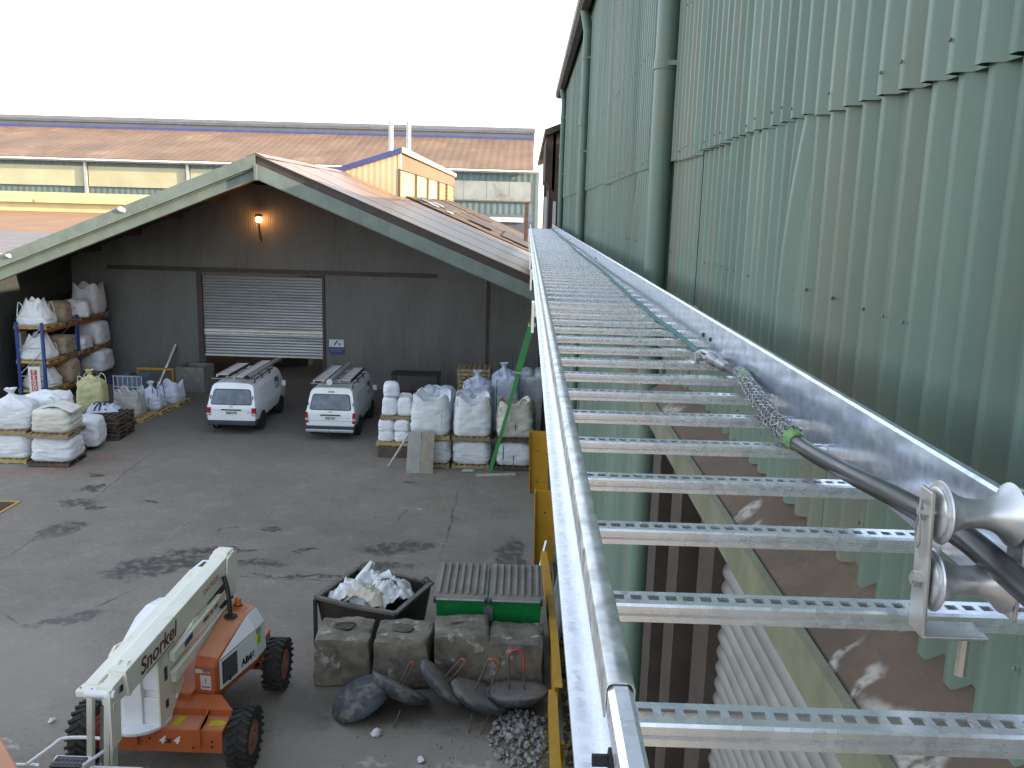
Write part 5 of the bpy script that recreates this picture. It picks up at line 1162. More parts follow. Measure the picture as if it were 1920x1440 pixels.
# right hood: faceted, orange front and top, white flank
def hood(s, u0, u1):
    def U(u): return u if s > 0 else -.1 - u
    def hx(pts): return [T(U(a), b, c) for a, b, c in pts]
    v0, v1 = -.38, 1.12
    core = MB()
    sec = [(v0, [(u0, .86), (u0 + .27, .86), (u0 + .31, .98), (u0 + .31, 1.28), (u0 + .30, 1.32), (u0, 1.32)]),
           (v0 + .10, [(u0, .80), (u0 + .29, .80), (u0 + .33, .90), (u0 + .33, 1.37), (u0 + .31, 1.41), (u0, 1.43)]),
           (.60, [(u0, .84), (u1 - .04, .84), (u1, .95), (u1, 1.46), (u0 + .36, 1.70), (u0, 1.72)]),
           (.95, [(u0, .86), (u1 - .05, .86), (u1, .97), (u1 - .02, 1.44), (u0 + .34, 1.66), (u0, 1.70)]),
           (v1, [(u0, .9), (u1 - .15, .9), (u1 - .12, 1.0), (u1 - .12, 1.35), (u0 + .24, 1.56), (u0, 1.6)])]
    n = 6
    for v, ring in sec: core.v += [Vector(T(U(a), v, z)) for a, z in ring]
    for j in range(len(sec) - 1):
        for i in range(n): core.f.append((j * n + i, j * n + (i + 1) % n, (j + 1) * n + (i + 1) % n, (j + 1) * n + i))
    core.f += [tuple(range(n)), tuple(range(len(core.v) - n, len(core.v)))]
    core.build('hood', M['lift_orange' if s > 0 else 'lift_pale'], bl, bevel=.008)
    # cover plates laid on the facets
    def skin(pts, mt, name, off=.006):
        p = [Vector(q) for q in hx(pts)]; nr = (p[1] - p[0]).cross(p[2] - p[0]).normalized(); c = sum(p, Vector()) / len(p)
        if nr.dot(c - Vector(T(U(u0 - .1), .3, 1.1))) < 0: nr = -nr
        m = MB(); k = len(p); m.add([q + nr * off for q in p] + [q - nr * .01 for q in p], [tuple(range(k)), tuple(range(2 * k - 1, k - 1, -1))] + [(i, i + k, (i + 1) % k + k, (i + 1) % k) for i in range(k)])
        return m.build(name, M[mt], bl), p, nr
    skin([(u0 + .01, v0 + .11, 1.43), (u0 + .305, v0 + .11, 1.41), (u0 + .355, .60, 1.695), (u0 + .01, .60, 1.715)], 'lift_orange_top' if s > 0 else 'lift_pale', 'hood_top')
    skin([(u0 + .01, .61, 1.715), (u0 + .35, .61, 1.695), (u0 + .33, .94, 1.66), (u0 + .01, .94, 1.695)], 'lift_orange_top' if s > 0 else 'lift_pale', 'hood_top')
    skin([(u0 + .01, v0 + .005, 1.325), (u0 + .295, v0 + .005, 1.325), (u0 + .305, v0 + .095, 1.405), (u0 + .01, v0 + .095, 1.425)], 'lift_orange' if s > 0 else 'lift_pale', 'hood_top')
    wf, p, nr = skin([(u0 + .325, v0 + .105, 1.375), (u0 + .365, .595, 1.69), (u1 - .003, .595, 1.465)], 'lift_pale', 'side_cover')
    skin([(u0 + .362, .605, 1.69), (u1 - .002, .605, 1.46), (u1 - .02, .945, 1.435), (u0 + .345, .945, 1.655)], 'lift_pale', 'side_cover')
    sf, p, nr = skin([(u0 + .332, v0 + .11, .92), (u1 - .001, .595, .97), (u1 - .001, .595, 1.45), (u0 + .332, v0 + .11, 1.355)], 'lift_pale', 'side_cover')
    skin([(u1, .605, .97), (u1 - .002, .945, .99), (u1 - .02, .945, 1.425), (u1, .605, 1.45)], 'lift_pale', 'side_cover')
    ex = (p[1] - p[0]).normalized(); ez = Vector((0, 0, 1)); nr2 = ex.cross(ez)
    if s > 0:
        o_ = p[0] + nr2 * .012
        def sidebox(a0, a1, z0, z1, mt, name, off=.006):
            q = [p[0] + ex * a0 + ez * (z0 - p[0].z), p[0] + ex * a1 + ez * (z0 - p[0].z), p[0] + ex * a1 + ez * (z1 - p[0].z), p[0] + ex * a0 + ez * (z1 - p[0].z)]
            return MB().hexa([k + nr2 * .004 for k in q], [k + nr2 * (.006 + off) for k in q]).build(name, M[mt], bl)
        gr = sidebox(.05, .40, .97, 1.33, 'steel_dark', 'grille', .003)
        gm = MB()
        for k in range(9):
            for j in range(10):
                a = .07 + k * .037 + (j % 2) * .018; z = .985 + j * .034
                if a > .385: continue
                q = p[0] + ex * a + ez * (z - p[0].z) + nr2 * .0085
                gm.hexa([q, q + ex * .022, q + ex * .022 + ez * .014, q + ez * .014], [q + nr2 * .006, q + ex * .022 + nr2 * .006, q + ex * .022 + ez * .014 + nr2 * .006, q + ez * .014 + nr2 * .006])
        gm.build('grille_mesh', M['shutter'], gr)
        sidebox(.20, .225, .96, 1.03, 'black', 'latch', .02)
        text('AB46', .15, frame(p[0] + ex * .66 + ez * (1.05 - p[0].z) + nr2 * .013, ex, ez), M['print_black'], bl, bold=.005)
        sidebox(.90, .99, 1.15, 1.32, 'lime', 'sticker'); sidebox(.88, 1.0, 1.33, 1.42, 'conduit', 'sticker')
hood(1, .40, .90); hood(-1, .42, .98)
# front decals on the right hood
def fdecal(u0, u1, z0, z1, mt, d=.004):
    return tbox(u0, u1, -.384 - d, -.3805, z0, z1).build('decal', M[mt], bl)
fdecal(.49, .65, .97, 1.19, 'sign_white'); fdecal(.42, .52, 1.22, 1.28, 'sign_white'); fdecal(.55, .66, 1.265, 1.30, 'shutter')
tprism([(.565, 1.07), (.575, 1.07), (.578, 1.14), (.572, 1.16), (.566, 1.14)], 'y', -.3895, -.3885).build('decal_print', M['print_black'], bl)
tbox(.505, .635, -.3895, -.3885, 1.005, 1.02).build('decal_print', M['sign_blue'], bl)
text('DANGER', .04, frame(T(.57, -.386, 1.24), (cB, sB, 0), (0, 0, 1)), M['sign_white'], bl)
MB().lathe([(.06, 0), (.055, .02), (.05, .10), (.04, .12), (.01, .125)], 16, Matrix.Translation(T(.50, .86, 1.70))).build('beacon', M['amber'], bl, smooth=35)
MB().lathe([(.072, 0), (.072, .02)], 16, Matrix.Translation(T(.50, .86, 1.69))).build('beacon_base', M['black'], bl)
MB().lathe([(.10, 0), (.10, .012)], 24, Matrix.Translation(T(.55, .50, 1.69))).build('hose_port', M['black'], bl)
MB().tube([T(.54, .51, 1.66), T(.52, .53, 1.9), T(.47, .58, 2.1), T(.38, .66, 2.25)], .035, 10).build('hose', M['black'], bl, smooth=True)
# riser upright at the near end
tprism([(-1.12, .78), (-.86, .78), (-.45, 1.15), (-.48, 1.66), (-.62, 1.84), (-.98, 1.88), (-1.12, 1.78)], 'x', .25, .285).build('riser_plate', M['lift_white'], bl, bevel=.004)
tprism([(-1.12, .78), (-.86, .78), (-.50, 1.05), (-.62, 1.62), (-.75, 1.82), (-.98, 1.86), (-1.12, 1.78)], 'x', -.44, -.40).build('riser_plate', M['lift_white'], bl, bevel=.004)
tbox(-.40, .25, -1.06, -.98, .80, 1.80).build('riser_face', M['lift_pale'], bl)
tbox(-.26, .02, -1.13, -1.06, .79, 1.70).build('riser_channel', M['lift_pale'], bl, bevel=.01)
tbox(-.40, -.26, -1.10, -1.06, .79, 1.24).build('riser_block', M['lift_pale'], bl, bevel=.01); tbox(.02, .25, -1.10, -1.06, .79, 1.20).build('riser_block', M['lift_pale'], bl, bevel=.01); tbox(.02, .25, -1.10, -1.06, 1.32, 1.76).build('riser_block', M['lift_pale'], bl, bevel=.01)
tbox(-.05, .28, -1.10, -.62, 1.86, 1.92).build('riser_top', M['lift_white'], bl, bevel=.01)
for z, a in ((1.5, .2), (1.05, .12)): tbox(.2855, .289, -.98, -.90, z - a / 2, z + a / 2).build('slot', M['black'], bl)
for v, z in ((-.78, 1.72), (-.62, 1.25), (-.70, 1.02)): MB().lathe([(.035, 0), (.035, .02), (.015, .03)], 14, frame(T(.285, v, z), (-sB * -1, cB, 0), (0, 0, 1))).build('pivot_pin', M['lift_white'], bl)
MB().lathe([(.30, .755), (.42, .76), (.42, .80), (.30, .81)], 32, Matrix.Translation(T(-.12, -.95, 0))).build('riser_foot', M['lift_pale'], bl)
# lower arms, main boom, telescopic section
tb2((.335, -.85, 1.70), (.335, 1.05, 1.98), .08, .15).build('lower_arm', M['lift_white'], bl, bevel=.008)
tb2((.335, -.85, 1.40), (.335, .95, 1.68), .08, .17).build('lower_arm', M['lift_white'], bl, bevel=.008)
tb2((-.36, -.80, 1.55), (-.36, 1.05, 1.82), .08, .30).build('lower_arm', M['lift_white'], bl, bevel=.008)
am = (Vector(T(.377, .22, 1.86)), (Vector(T(.375, 1.05, 1.93)) - Vector(T(.375, -.80, 1.66))).normalized())
text('0800 101 444', .085, frame(am[0], am[1], Vector((0, 0, 1)) - am[1] * am[1].z), M['maroon'], bl, bold=.001)
q = Vector(T(.3765, -.45, 1.76)); MB().add([q + am[1] * a + Vector((0, 0, b)) for a, b in ((-.12, -.05), (.12, -.03), (.12, .06), (-.12, .04))] , [(0, 1, 2, 3)]).build('decal', M['sign_blue'], bl)
MB().tube([T(.20, -.60, 1.55), T(.20, .9, 1.95)], .06, 14).build('lift_cylinder', M['lift_white'], bl, smooth=True)
MB().tube([T(.235, -.55, 1.62), T(.235, .75, 2.02)], .035, 12).build('cylinder_rod', M['steel'], bl, smooth=True)
ba, bb_ = (.235, -1.92, 1.92), (.235, .98, 2.34)
bm = tb2(ba, bb_, .24, .36).build('main_boom', M['lift_white'], bl, bevel=.012)
bd = (Vector(T(*bb_)) - Vector(T(*ba))).normalized(); bs_ = bd.cross(Vector((0, 0, 1))).normalized(); bu = bs_.cross(bd)
text('Snorkel', .30, frame(Vector(T(*ba)) + bd * .72 + bs_ * .1225 + bu * -.01, bd, bu), M['maroon'], bl, shear=.3, bold=.004)
text('SNORKEL', .12, frame(Vector(T(*ba)) + bd * 2.25 + bs_ * .1225 + bu * .03, bd, bu), M['lift_orange_top'], bl, shear=.2)
MB().beam(Vector(T(*ba)) + bd * .40 + bs_ * .122 - bu * .15, Vector(T(*ba)) + bd * 1.1 + bs_ * .122 - bu * .15, .006, .010).build('underline', M['maroon'], bl)
tb2((.235, -2.20, 1.87), (.235, -1.80, 1.935), .18, .28).build('boom_extension', M['lift_white'], bl, bevel=.01)
MB().beam(Vector(T(*ba)) - bd * .03, Vector(T(*ba)) + bd * .03, .25, .375).build('boom_collar', M['lift_white'], bl, bevel=.006)
for du in (-.06, .06): MB().tube([Vector(T(*ba)) + bd * .1 + bs_ * du + bu * .18, Vector(T(*ba)) + bd * .13 + bs_ * du + bu * .205, Vector(T(*ba)) + bd * .18 + bs_ * du + bu * .18], .01, 6).build('clip', M['lift_white'], bl)
for v in (-2.05,): tbox(.326, .33, v - .05, v + .05, 1.86, 1.95).build('slot', M['black'], bl)
# boom tail
tprism([(.70, 1.85), (1.02, 1.82), (1.12, 2.1), (1.12, 2.50), (1.0, 2.54), (.80, 2.48)], 'x', .36, .39).build('tail_plate', M['lift_white'], bl, bevel=.004)
tprism([(.70, 1.85), (1.02, 1.82), (1.12, 2.1), (1.12, 2.50), (1.0, 2.54), (.80, 2.48)], 'x', .085, .11).build('tail_plate', M['lift_white'], bl, bevel=.004)
tbox(.11, .36, .85, 1.08, 2.46, 2.56).build('tail_cap', M['lift_white'], bl, bevel=.02)
tbox(.11, .36, .60, 1.0, 1.75, 2.05).build('tail_knuckle', M['steel_dark'], bl)
tprism([(-.1, 1.98), (.2, 2.02), (.18, 1.86), (.02, 1.82)], 'x', .13, .34).build('cylinder_lug', M['lift_white'], bl, bevel=.006)
tb2((-.03, -2.08, 1.86), (-.03, .60, 2.25), .17, .24).build('second_boom', M['lift_white'], bl, bevel=.012)
tb2((.075, -1.7, 1.98), (.075, .75, 2.30), .05, .20).build('second_boom_rail', M['lift_white'], bl, bevel=.006)
tbox(-.15, .10, -2.26, -2.02, 1.86, 1.955).build('boom_head', M['lift_white'], bl, bevel=.02)
for u in (-.11, .04):
    for v in (-2.2, -2.08): MB().lathe([(.012, 0), (.012, .008)], 8, Matrix.Translation(T(u, v, 1.955))).build('bolt', M['black'], bl)
tbox(-.12, .10, .62, .98, 2.02, 2.36).build('control_box', M['lift_pale'], bl, bevel=.02)
tbox(-.06, .03, .70, .90, 2.361, 2.363).build('slot', M['black'], bl)
MB().tube([T(.08, 1.02, 2.34), T(.12, 1.10, 2.50)], .03, 10).build('handle', M['lift_orange'], bl)
# jib hanging to the basket
for du in (-.07, .16): tb2((.12 + du, -2.24, 1.93), (-.06 + du, -2.12, .42), .07, .09).build('jib_arm', M['lift_white'], bl, bevel=.008)
tb2((.32, -2.16, 1.80), (.15, -2.08, .45), .03, .16).build('jib_plate', M['lift_white'], bl)
MB().tube([T(.0, -2.26, 1.93), T(.36, -2.22, 1.93)], .05, 14).build('jib_pin', M['lift_pale'], bl, smooth=True)
MB().tube([T(.15, -2.16, 1.7), T(.05, -2.10, .9)], .035, 10).build('jib_cylinder', M['steel'], bl); MB().tube([T(.06, -2.12, 1.2), T(-.02, -2.08, .45)], .015, 8).build('jib_rod', M['lift_pale'], bl)
tprism([(-2.3, 1.2), (-2.1, 1.25), (-2.06, 1.95), (-2.28, 2.0)], 'x', .30, .33).build('jib_plate', M['lift_white'], bl)
# basket
bk = MB(); zt_ = 1.12
lpz = smoothpath([(-5.88, 9.58, zt_), (-5.78, 9.95, zt_), (-5.70, 10.10, zt_ + .02), (-5.40, 10.14, zt_ + .02), (-5.14, 10.10, zt_ + .02), (-5.07, 9.98, zt_), (-5.12, 9.80, zt_), (-5.20, 9.60, zt_)], 5)
bk.tube(lpz, .022, 10).build('basket_rail', M['lift_pale'], bl, smooth=True)
MB().tube([(-6.6, 9.72, 1.0), (-5.83, 9.75, 1.0)], .022, 10).tube([(-5.14, 9.74, 1.0), (-4.55, 9.74, 1.0), (-4.49, 9.70, 1.0), (-4.46, 9.6, .98)], .022, 10).tube([(-6.6, 9.72, .3), (-4.46, 9.72, .3)], .022, 10).build('basket_rail', M['lift_pale'], bl, smooth=True)
for x in (-6.6, -5.84, -5.16, -4.47): MB().tube([(x, 9.72, .22), (x, 9.72, 1.02)], .022, 10).build('basket_post', M['lift_pale'], bl)
B(-6.65, -4.42, 8.9, 9.8, .18, .23).build('basket_floor', M['steel_dark'], bl)
MB().tube([(-6.6, 9.72, 1.0), (-6.6, 8.95, 1.0), (-4.47, 8.95, 1.0), (-4.47, 9.7, 1.0)], .022, 10).build('basket_rail', M['lift_pale'], bl)
for x in (-6.6, -4.47): MB().tube([(x, 8.95, .22), (x, 8.95, 1.0)], .022, 10).build('basket_post', M['lift_pale'], bl)
for x in (-6.3, -4.8): B(x - .05, x + .05, 8.95, 9.75, 0, .18).build('basket_skid', M['steel_dark'], bl)
MB().hexa([(-5.66, 9.62, .85), (-5.24, 9.62, .85), (-5.24, 9.85, .85), (-5.66, 9.85, .85)], [(-5.66, 9.60, 1.02), (-5.24, 9.60, 1.02), (-5.22, 9.88, 1.06), (-5.68, 9.88, 1.06)]).build('control_console', M['lift_pale'], bl, bevel=.01)
cn = B(-5.64, -5.26, 9.63, 9.84, 1.05, 1.072).build('console_panel', M['steel_dark'], bl)
r = random.Random(2)
for i in range(7):
    for j in range(2): MB().lathe([(.008, 0), (.008, .015)], 8, Matrix.Translation((-5.60 + i * .05, 9.69 + j * .08, 1.072))).build('switch', M['steel'], cn)
tb2((-.02, -2.12, .5), (-.05, -2.25, .3), .12, .12).build('basket_mount', M['lift_white'], bl)

# orange cover of another machine at the bottom left corner of the view
om = thing('orange_machine', 'orange painted machine cover at the lower left picture corner', 'machine', (-6.6, 7.4, 0))
MB().hexa([(-7.6, 6.6, .5), (-3.75, 6.6, .5), (-5.85, 8.7, .5), (-7.6, 8.7, .5)], [(-7.6, 6.5, 2.05), (-3.5, 6.5, 2.0), (-5.70, 8.86, 2.0), (-7.6, 8.86, 2.0)]).build('cover', M['lift_orange_top'], om, bevel=.03)
for x in (-7.3, -6.1):
    for y in (6.8, 8.3): MB().lathe([(.1, -.12), (.27, -.12), (.30, -.08), (.30, .08), (.27, .12), (.1, .12)], 20, frame((x, y, .30), (0, 1, 0), (0, 0, 1))).build('wheel', M['tyre'], om)
B(-7.5, -5.85, 6.6, 8.6, .42, .5).build('frame', M['steel_dark'], om)

# ------------------------------------------------------------------ concrete blocks
def lump(w_, d_, h, seed, amp=.05, c=.045, nn=11):
    b = MB(); pts = {}
    def vid(i, j, k):
        key = (i, j, k)
        if key in pts: return pts[key]
        p = Vector(((i / nn - .5) * w_, (j / nn - .5) * d_, k / nn * h)); q = Vector((p.x, p.y, p.z - h / 2))
        lim = Vector((w_ / 2 - c, d_ / 2 - c, h / 2 - c)); cl = Vector([max(-lim[a], min(lim[a], q[a])) for a in range(3)])
        e = q - cl
        if e.length > 1e-6: q = cl + e.normalized() * min(e.length, c)
        s_ = Vector((seed * 7.1, seed * 2.3, seed)); nz_ = noise.noise(q * 2.2 + s_) * amp + noise.noise(q * 7 + s_) * amp * .45 + min(0, noise.noise(q * 4 + s_ * 2) + .25) * amp * 1.2
        q = q + q.normalized() * nz_; q.z = max(-h / 2, q.z)
        q.x *= 1 - .05 * (q.z / h + .5); pts[key] = len(b.v); b.v.append(Vector((q.x, q.y, q.z + h / 2))); return pts[key]
    for a in range(nn):
        for e in range(nn):
            for f in (0, nn):
                b.f.append((vid(a, e, f), vid(a + 1, e, f), vid(a + 1, e + 1, f), vid(a, e + 1, f)))
                b.f.append((vid(a, f, e), vid(a + 1, f, e), vid(a + 1, f, e + 1), vid(a, f, e + 1)))
                b.f.append((vid(f, a, e), vid(f, a + 1, e), vid(f, a + 1, e + 1), vid(f, a, e + 1)))
    return b
for i, (lab, x, w_, h, rz, dy) in enumerate((('leftmost of four stained concrete blocks, with a dark hollow on top', -2.87, .97, .86, 1, 0), ('second concrete block from the left, with a broken top', -1.88, .97, .84, -1, .02), ('third concrete block from the left, tallest and tilted', -.90, .97, .95, 5, .08), ('rightmost concrete block beside the yellow rail', .03, .96, .86, -2, .06))):
    t = thing('concrete_block', lab, 'concrete block', (x, 13.9 + dy, 0), rz, 'concrete blocks by the yellow rail')
    lump(w_, .86, h, i + 1).build('block', M['concrete'], t, smooth=60, local=True)
    if i != 3: MB().tube(smoothpath([(-.16, .06, h - .03), (-.15, .06, h + (.05 if i == 0 else .01)), (.12, .08, h + (.06 if i == 0 else .012)), (.16, .08, h - .03)], 4), .016, 8).build('lifting_eye', M['rebar'], t, local=True)
    b = lump(.36, .26, .10, i + 9, .05, .1, 8)
    for v in b.v: v.z = v.z * .45 + h - .022; v.x -= .05; v.y += .06
    b.build('top_debris', M['debris'], t, smooth=60, local=True) if i < 2 else None
# cast discs with hooks
def disc(label, loc, eul, hook, seed, hh_=.55, hw=.20):
    t = thing('cast_disc', label, 'cast disc', loc, 0, 'cast discs with hooks'); t.rotation_euler = [R(a) for a in eul]
    b = MB().lathe([(.06, -.20), (.22, -.185), (.36, -.145), (.46, -.08), (.50, -.02), (.49, .012)], 36)
    for v in b.v:
        k = noise.noise(v * 4 + Vector((seed, 0, 0))); v.x *= 1 + .04 * k; v.y *= 1 + .04 * k; v.z += .012 * noise.noise(v * 9)
    b.build('dome', M['disc'], t, smooth=60, local=True)
    b = MB().lathe([(.495, .0), (.48, .018), (.3, .024), (.02, .026)], 36)
    for v in b.v: v.z += .016 * noise.noise(v * 8 + Vector((seed, 1, 0)))
    b.build('top_face', M['disc_top'], t, smooth=60, local=True)
    if hook:
        pts = [(-hw / 2, 0, -.02), (-hw / 2, 0, hh_ * .5), (-hw / 2, 0, hh_ * .82)] + [(-hw / 2 * cos(a), 0, hh_ * .82 + hw / 2 * sin(a)) for a in (R(30), R(60), R(90), R(120), R(150))] + [(hw / 2, 0, hh_ * .82), (hw / 2, 0, hh_ * .5), (hw / 2, 0, -.02)]
        MB().tube(pts, .017, 8).build('hook', M['rebar'], t, smooth=True, local=True)
        MB().tube([Vector(p) for p in pts[3:8 if hook == 'rebar_orange' else 10]], .0195, 8).build('painted_bend', M[hook], t, smooth=True, local=True)
    return t
disc('leftmost dark disc lying on its side showing its domed underside', (-2.40, 12.80, .22), (-170, -24, 0), None, 1)
disc('second dark disc, tilted right, with orange tipped hook', (-1.80, 12.95, .36), (-20, 30, 10), 'rebar_orange', 2, .46, .07)
disc('third dark disc, steeply tilted, with slanting orange hook', (-1.10, 13.05, .42), (-14, 42, 0), 'rebar_orange', 3, .50, .10)
disc('fourth disc with dusty top and leaning orange hook', (-.52, 12.88, .32), (-10, 22, 0), 'rebar_orange', 4, .62, .20)
disc('rightmost disc lying level with upright red hook', (.06, 13.0, .33), (-11, -2, 5), 'rebar_red', 5, .66, .24)
for lab, a, b_ in (('bent rebar piece poking out under the second disc', (-1.82, 12.35, .02), (-1.74, 12.5, .22)), ('bent rebar piece under the fourth disc, left of two', (-.66, 12.30, .02), (-.62, 12.5, .20)), ('bent rebar piece under the fourth disc, right of two', (-.48, 12.25, .02), (-.34, 12.55, .22))):
    tag(MB().tube([a, b_], .014, 8).build('rebar_piece', M['rebar']), lab, 'rebar')

# ------------------------------------------------------------------ skip with rags
skp = thing('steel_skip', 'black scorched steel skip full of white rags', 'skip', (-2.6, 15.3, 0))
A_ = Vector((-3.62, 14.98, 0)); ea = R(-20); ux = Vector((cos(ea), sin(ea), 0)); uy = Vector((-sin(ea), cos(ea), 0)); W_, D_, HH = 1.62, 1.45, .90
def S(u, v, z): return A_ + ux * u + uy * v + Vector((0, 0, z))
for (a, b_, c_, d_) in ((0, 0, W_, 0), (W_, 0, W_, D_), (W_, D_, 0, D_), (0, D_, 0, 0)):
    e_ = (S(c_, d_, 0) - S(a, b_, 0)).normalized(); nn_ = Vector((-e_.y, e_.x, 0)); cc = S(W_ / 2, D_ / 2, 0)
    p, q_ = S(a, b_, 0), S(c_, d_, 0); ins = lambda v_, k: v_ + (Vector((cc.x, cc.y, v_.z)) - v_) * k
    MB().hexa([ins(p, .14) + Vector((0, 0, .1)), ins(q_, .14) + Vector((0, 0, .1)), ins(q_, .17) + Vector((0, 0, .1)), ins(p, .17) + Vector((0, 0, .1))], [p + Vector((0, 0, HH)), q_ + Vector((0, 0, HH)), ins(q_, .03) + Vector((0, 0, HH)), ins(p, .03) + Vector((0, 0, HH))]).build('side_panel', M['skip'], skp)
    mid_ = (p + q_) / 2 + Vector((0, 0, HH + (-.03 if b_ == 0 and d_ == 0 else 0)))
    MB().beam(p + Vector((0, 0, HH)), mid_, .09, .05).beam(mid_, q_ + Vector((0, 0, HH)), .09, .05).build('rim', M['skip_rim'], skp)
MB().hexa([S(.15, .12, 0), S(W_ - .15, .12, 0), S(W_ - .15, D_ - .12, 0), S(.15, D_ - .12, 0)], [S(.13, .1, .14), S(W_ - .13, .1, .14), S(W_ - .13, D_ - .1, .14), S(.13, D_ - .1, .14)]).build('floor', M['skip'], skp)
for u, v in ((.12, D_ - .02), (W_ - .1, D_ - .05)):
    c = S(u, v, HH - .04); MB().tube([c + Vector((.055 * cos(a), 0, .07 + .075 * sin(a))) if True else c for a in [2 * pi * k / 14 for k in range(15)]], .022, 8).build('lifting_ring', M['skip_rim'], skp, smooth=True)
B(-3.66, -3.60, 14.9, 14.98, 0, .88).build('corner_post', M['skip'], skp)
def rag(label, c, sx, sy, hgt, seed, mt, rz=0, tilt=0):
    b = MB(); n_ = 26; vs = []
    for j in range(n_ + 1):
        for i in range(n_ + 1):
            u, v = i / n_ - .5, j / n_ - .5; rr = math.hypot(u, v) * 2; q = Vector((u * 3 + seed, v * 3, seed * .7))
            wp = noise.noise(q) * .5
            z = hgt * (1 - rr ** 2 * .7) + hgt * .9 * abs(noise.noise(q * 1.3 + Vector((wp, 0, 0)))) + hgt * .45 * abs(noise.noise(q * 3.1))
            vs.append((u * sx * (1 + .25 * noise.noise(q + Vector((5, 0, 0)))), v * sy * (1 + .25 * noise.noise(q + Vector((0, 5, 0)))), z + tilt * u))
    b.add(vs, [(j * (n_ + 1) + i, j * (n_ + 1) + i + 1, (j + 1) * (n_ + 1) + i + 1, (j + 1) * (n_ + 1) + i) for j in range(n_) for i in range(n_)])
    me = b.mesh('white_rag', M[mt], 70); o = place('white_rag', me, None, c, (0, 0, R(rz)))
    return tag(o, label, 'rag', 'rags in the skip')
cs = S(W_ / 2, D_ / 2, .55)
rag('large bright white rag at the back of the skip', S(.62, .92, .74), 1.0, .8, .26, 1, 'cloth', 20)
rag('grey-white rag hanging over the left part of the skip', S(.52, .58, .74), .85, .85, .24, 3, 'cloth', -30)
rag('cream rag draped over the front rim of the skip', S(.85, .42, .80), .8, .55, .22, 5, 'cloth_cream', -15)
rag('white rag with a dark strap at the right of the skip', S(1.10, .70, .76), .8, .75, .26, 7, 'cloth', 40)
cone = MB(); 
for k in range(15):
    a = pi * 1.5 * k / 14; cone.v += [Vector((.16 * cos(a), .16 * sin(a), 0)), Vector((.05 * cos(a), .05 * sin(a), .40))]
cone.f = [(2 * k, 2 * k + 2, 2 * k + 3, 2 * k + 1) for k in range(14)]
o = place('rag_fold', cone.mesh('rag_fold', M['cloth'], 70), None, S(.36, 1.05, .86), (R(-20), R(25), 0)); tag(o, 'pointed white rag corner standing up at the back left of the skip', 'rag', 'rags in the skip')
o = place('rag_roll', MB().tube([(0, 0, 0), (.2, .05, .08), (.42, .08, .16)], [.12, .13, .15], 16, cap=False).mesh('rag_roll', M['cloth'], 70), None, S(.62, .85, .86), (0, 0, R(10))); tag(o, 'rolled white sleeve end in the middle of the skip', 'rag', 'rags in the skip')
tag(MB().ribbon(smoothpath([S(.82, .42, .92), S(.88, .75, 1.08), S(1.1, .85, 1.10), S(1.26, .70, 1.04), S(1.25, .45, .94)], 6), (.02, .05, .0), .008).build('dark_strap', M['steel_dark']), 'dark webbing strap curling over the rags in the skip', 'strap')

# ------------------------------------------------------------------ green bin with ribbed lids
gbn = thing('green_bin', 'bright green steel bin with two dusty ribbed lids', 'bin', (-.5, 15.2, 0))
MB().hexa([(-1.36, 14.75, .08), (.40, 14.75, .08), (.40, 15.7, .08), (-1.36, 15.7, .08)], [(-1.42, 14.62, 1.10), (.46, 14.62, 1.10), (.46, 15.8, 1.22), (-1.42, 15.8, 1.22)]).build('body', M['bin_green'], gbn, bevel=.015)
for x in (-1.2, .2):
    for y in (14.9, 15.5): MB().lathe([(.06, -.02), (.06, .02)], 12, frame((x, y, .06), (0, 1, 0), (0, 0, 1))).build('castor', M['black'], gbn)
for x0, x1 in ((-1.45, -.50), (-.47, .48)):
    l_ = MB().hexa([(x0, 14.55, 1.12), (x1, 14.55, 1.12), (x1, 15.85, 1.25), (x0, 15.85, 1.25)], [(x0, 14.55, 1.16), (x1, 14.55, 1.16), (x1, 15.85, 1.29), (x0, 15.85, 1.29)]).build('lid', M['lid'], gbn, bevel=.01)
    for k in range(7):
        x = x0 + .05 + k * (x1 - x0 - .1) / 6.6; wd = .075
        MB().hexa([(x, 14.70, 1.172), (x + wd, 14.70, 1.172), (x + wd, 15.80, 1.283), (x, 15.80, 1.283)], [(x + .012, 14.72, 1.215), (x + wd - .012, 14.72, 1.215), (x + wd - .012, 15.78, 1.325), (x + .012, 15.78, 1.325)]).build('lid_rib', M['lid'], l_, bevel=.012)
    MB().tube([(x0 + .03, 14.50, 1.16), (x1 - .03, 14.50, 1.16)], .022, 10).build('lid_handle', M['steel'], l_, smooth=True)
    for x in (x0 + .03, x1 - .03): B(x - .02, x + .02, 14.47, 14.57, 1.10, 1.19).build('lid_bracket', M['black'], l_)
tag(None, None) if False else None
MB().prism([(-.56, .72), (-.40, .72), (-.40, .98), (-.44, .98), (-.44, 1.02), (-.52, 1.02), (-.52, .98), (-.56, .98)], 'y', 14.625, 14.640).build('bottle_decal', M['shutter'], gbn)

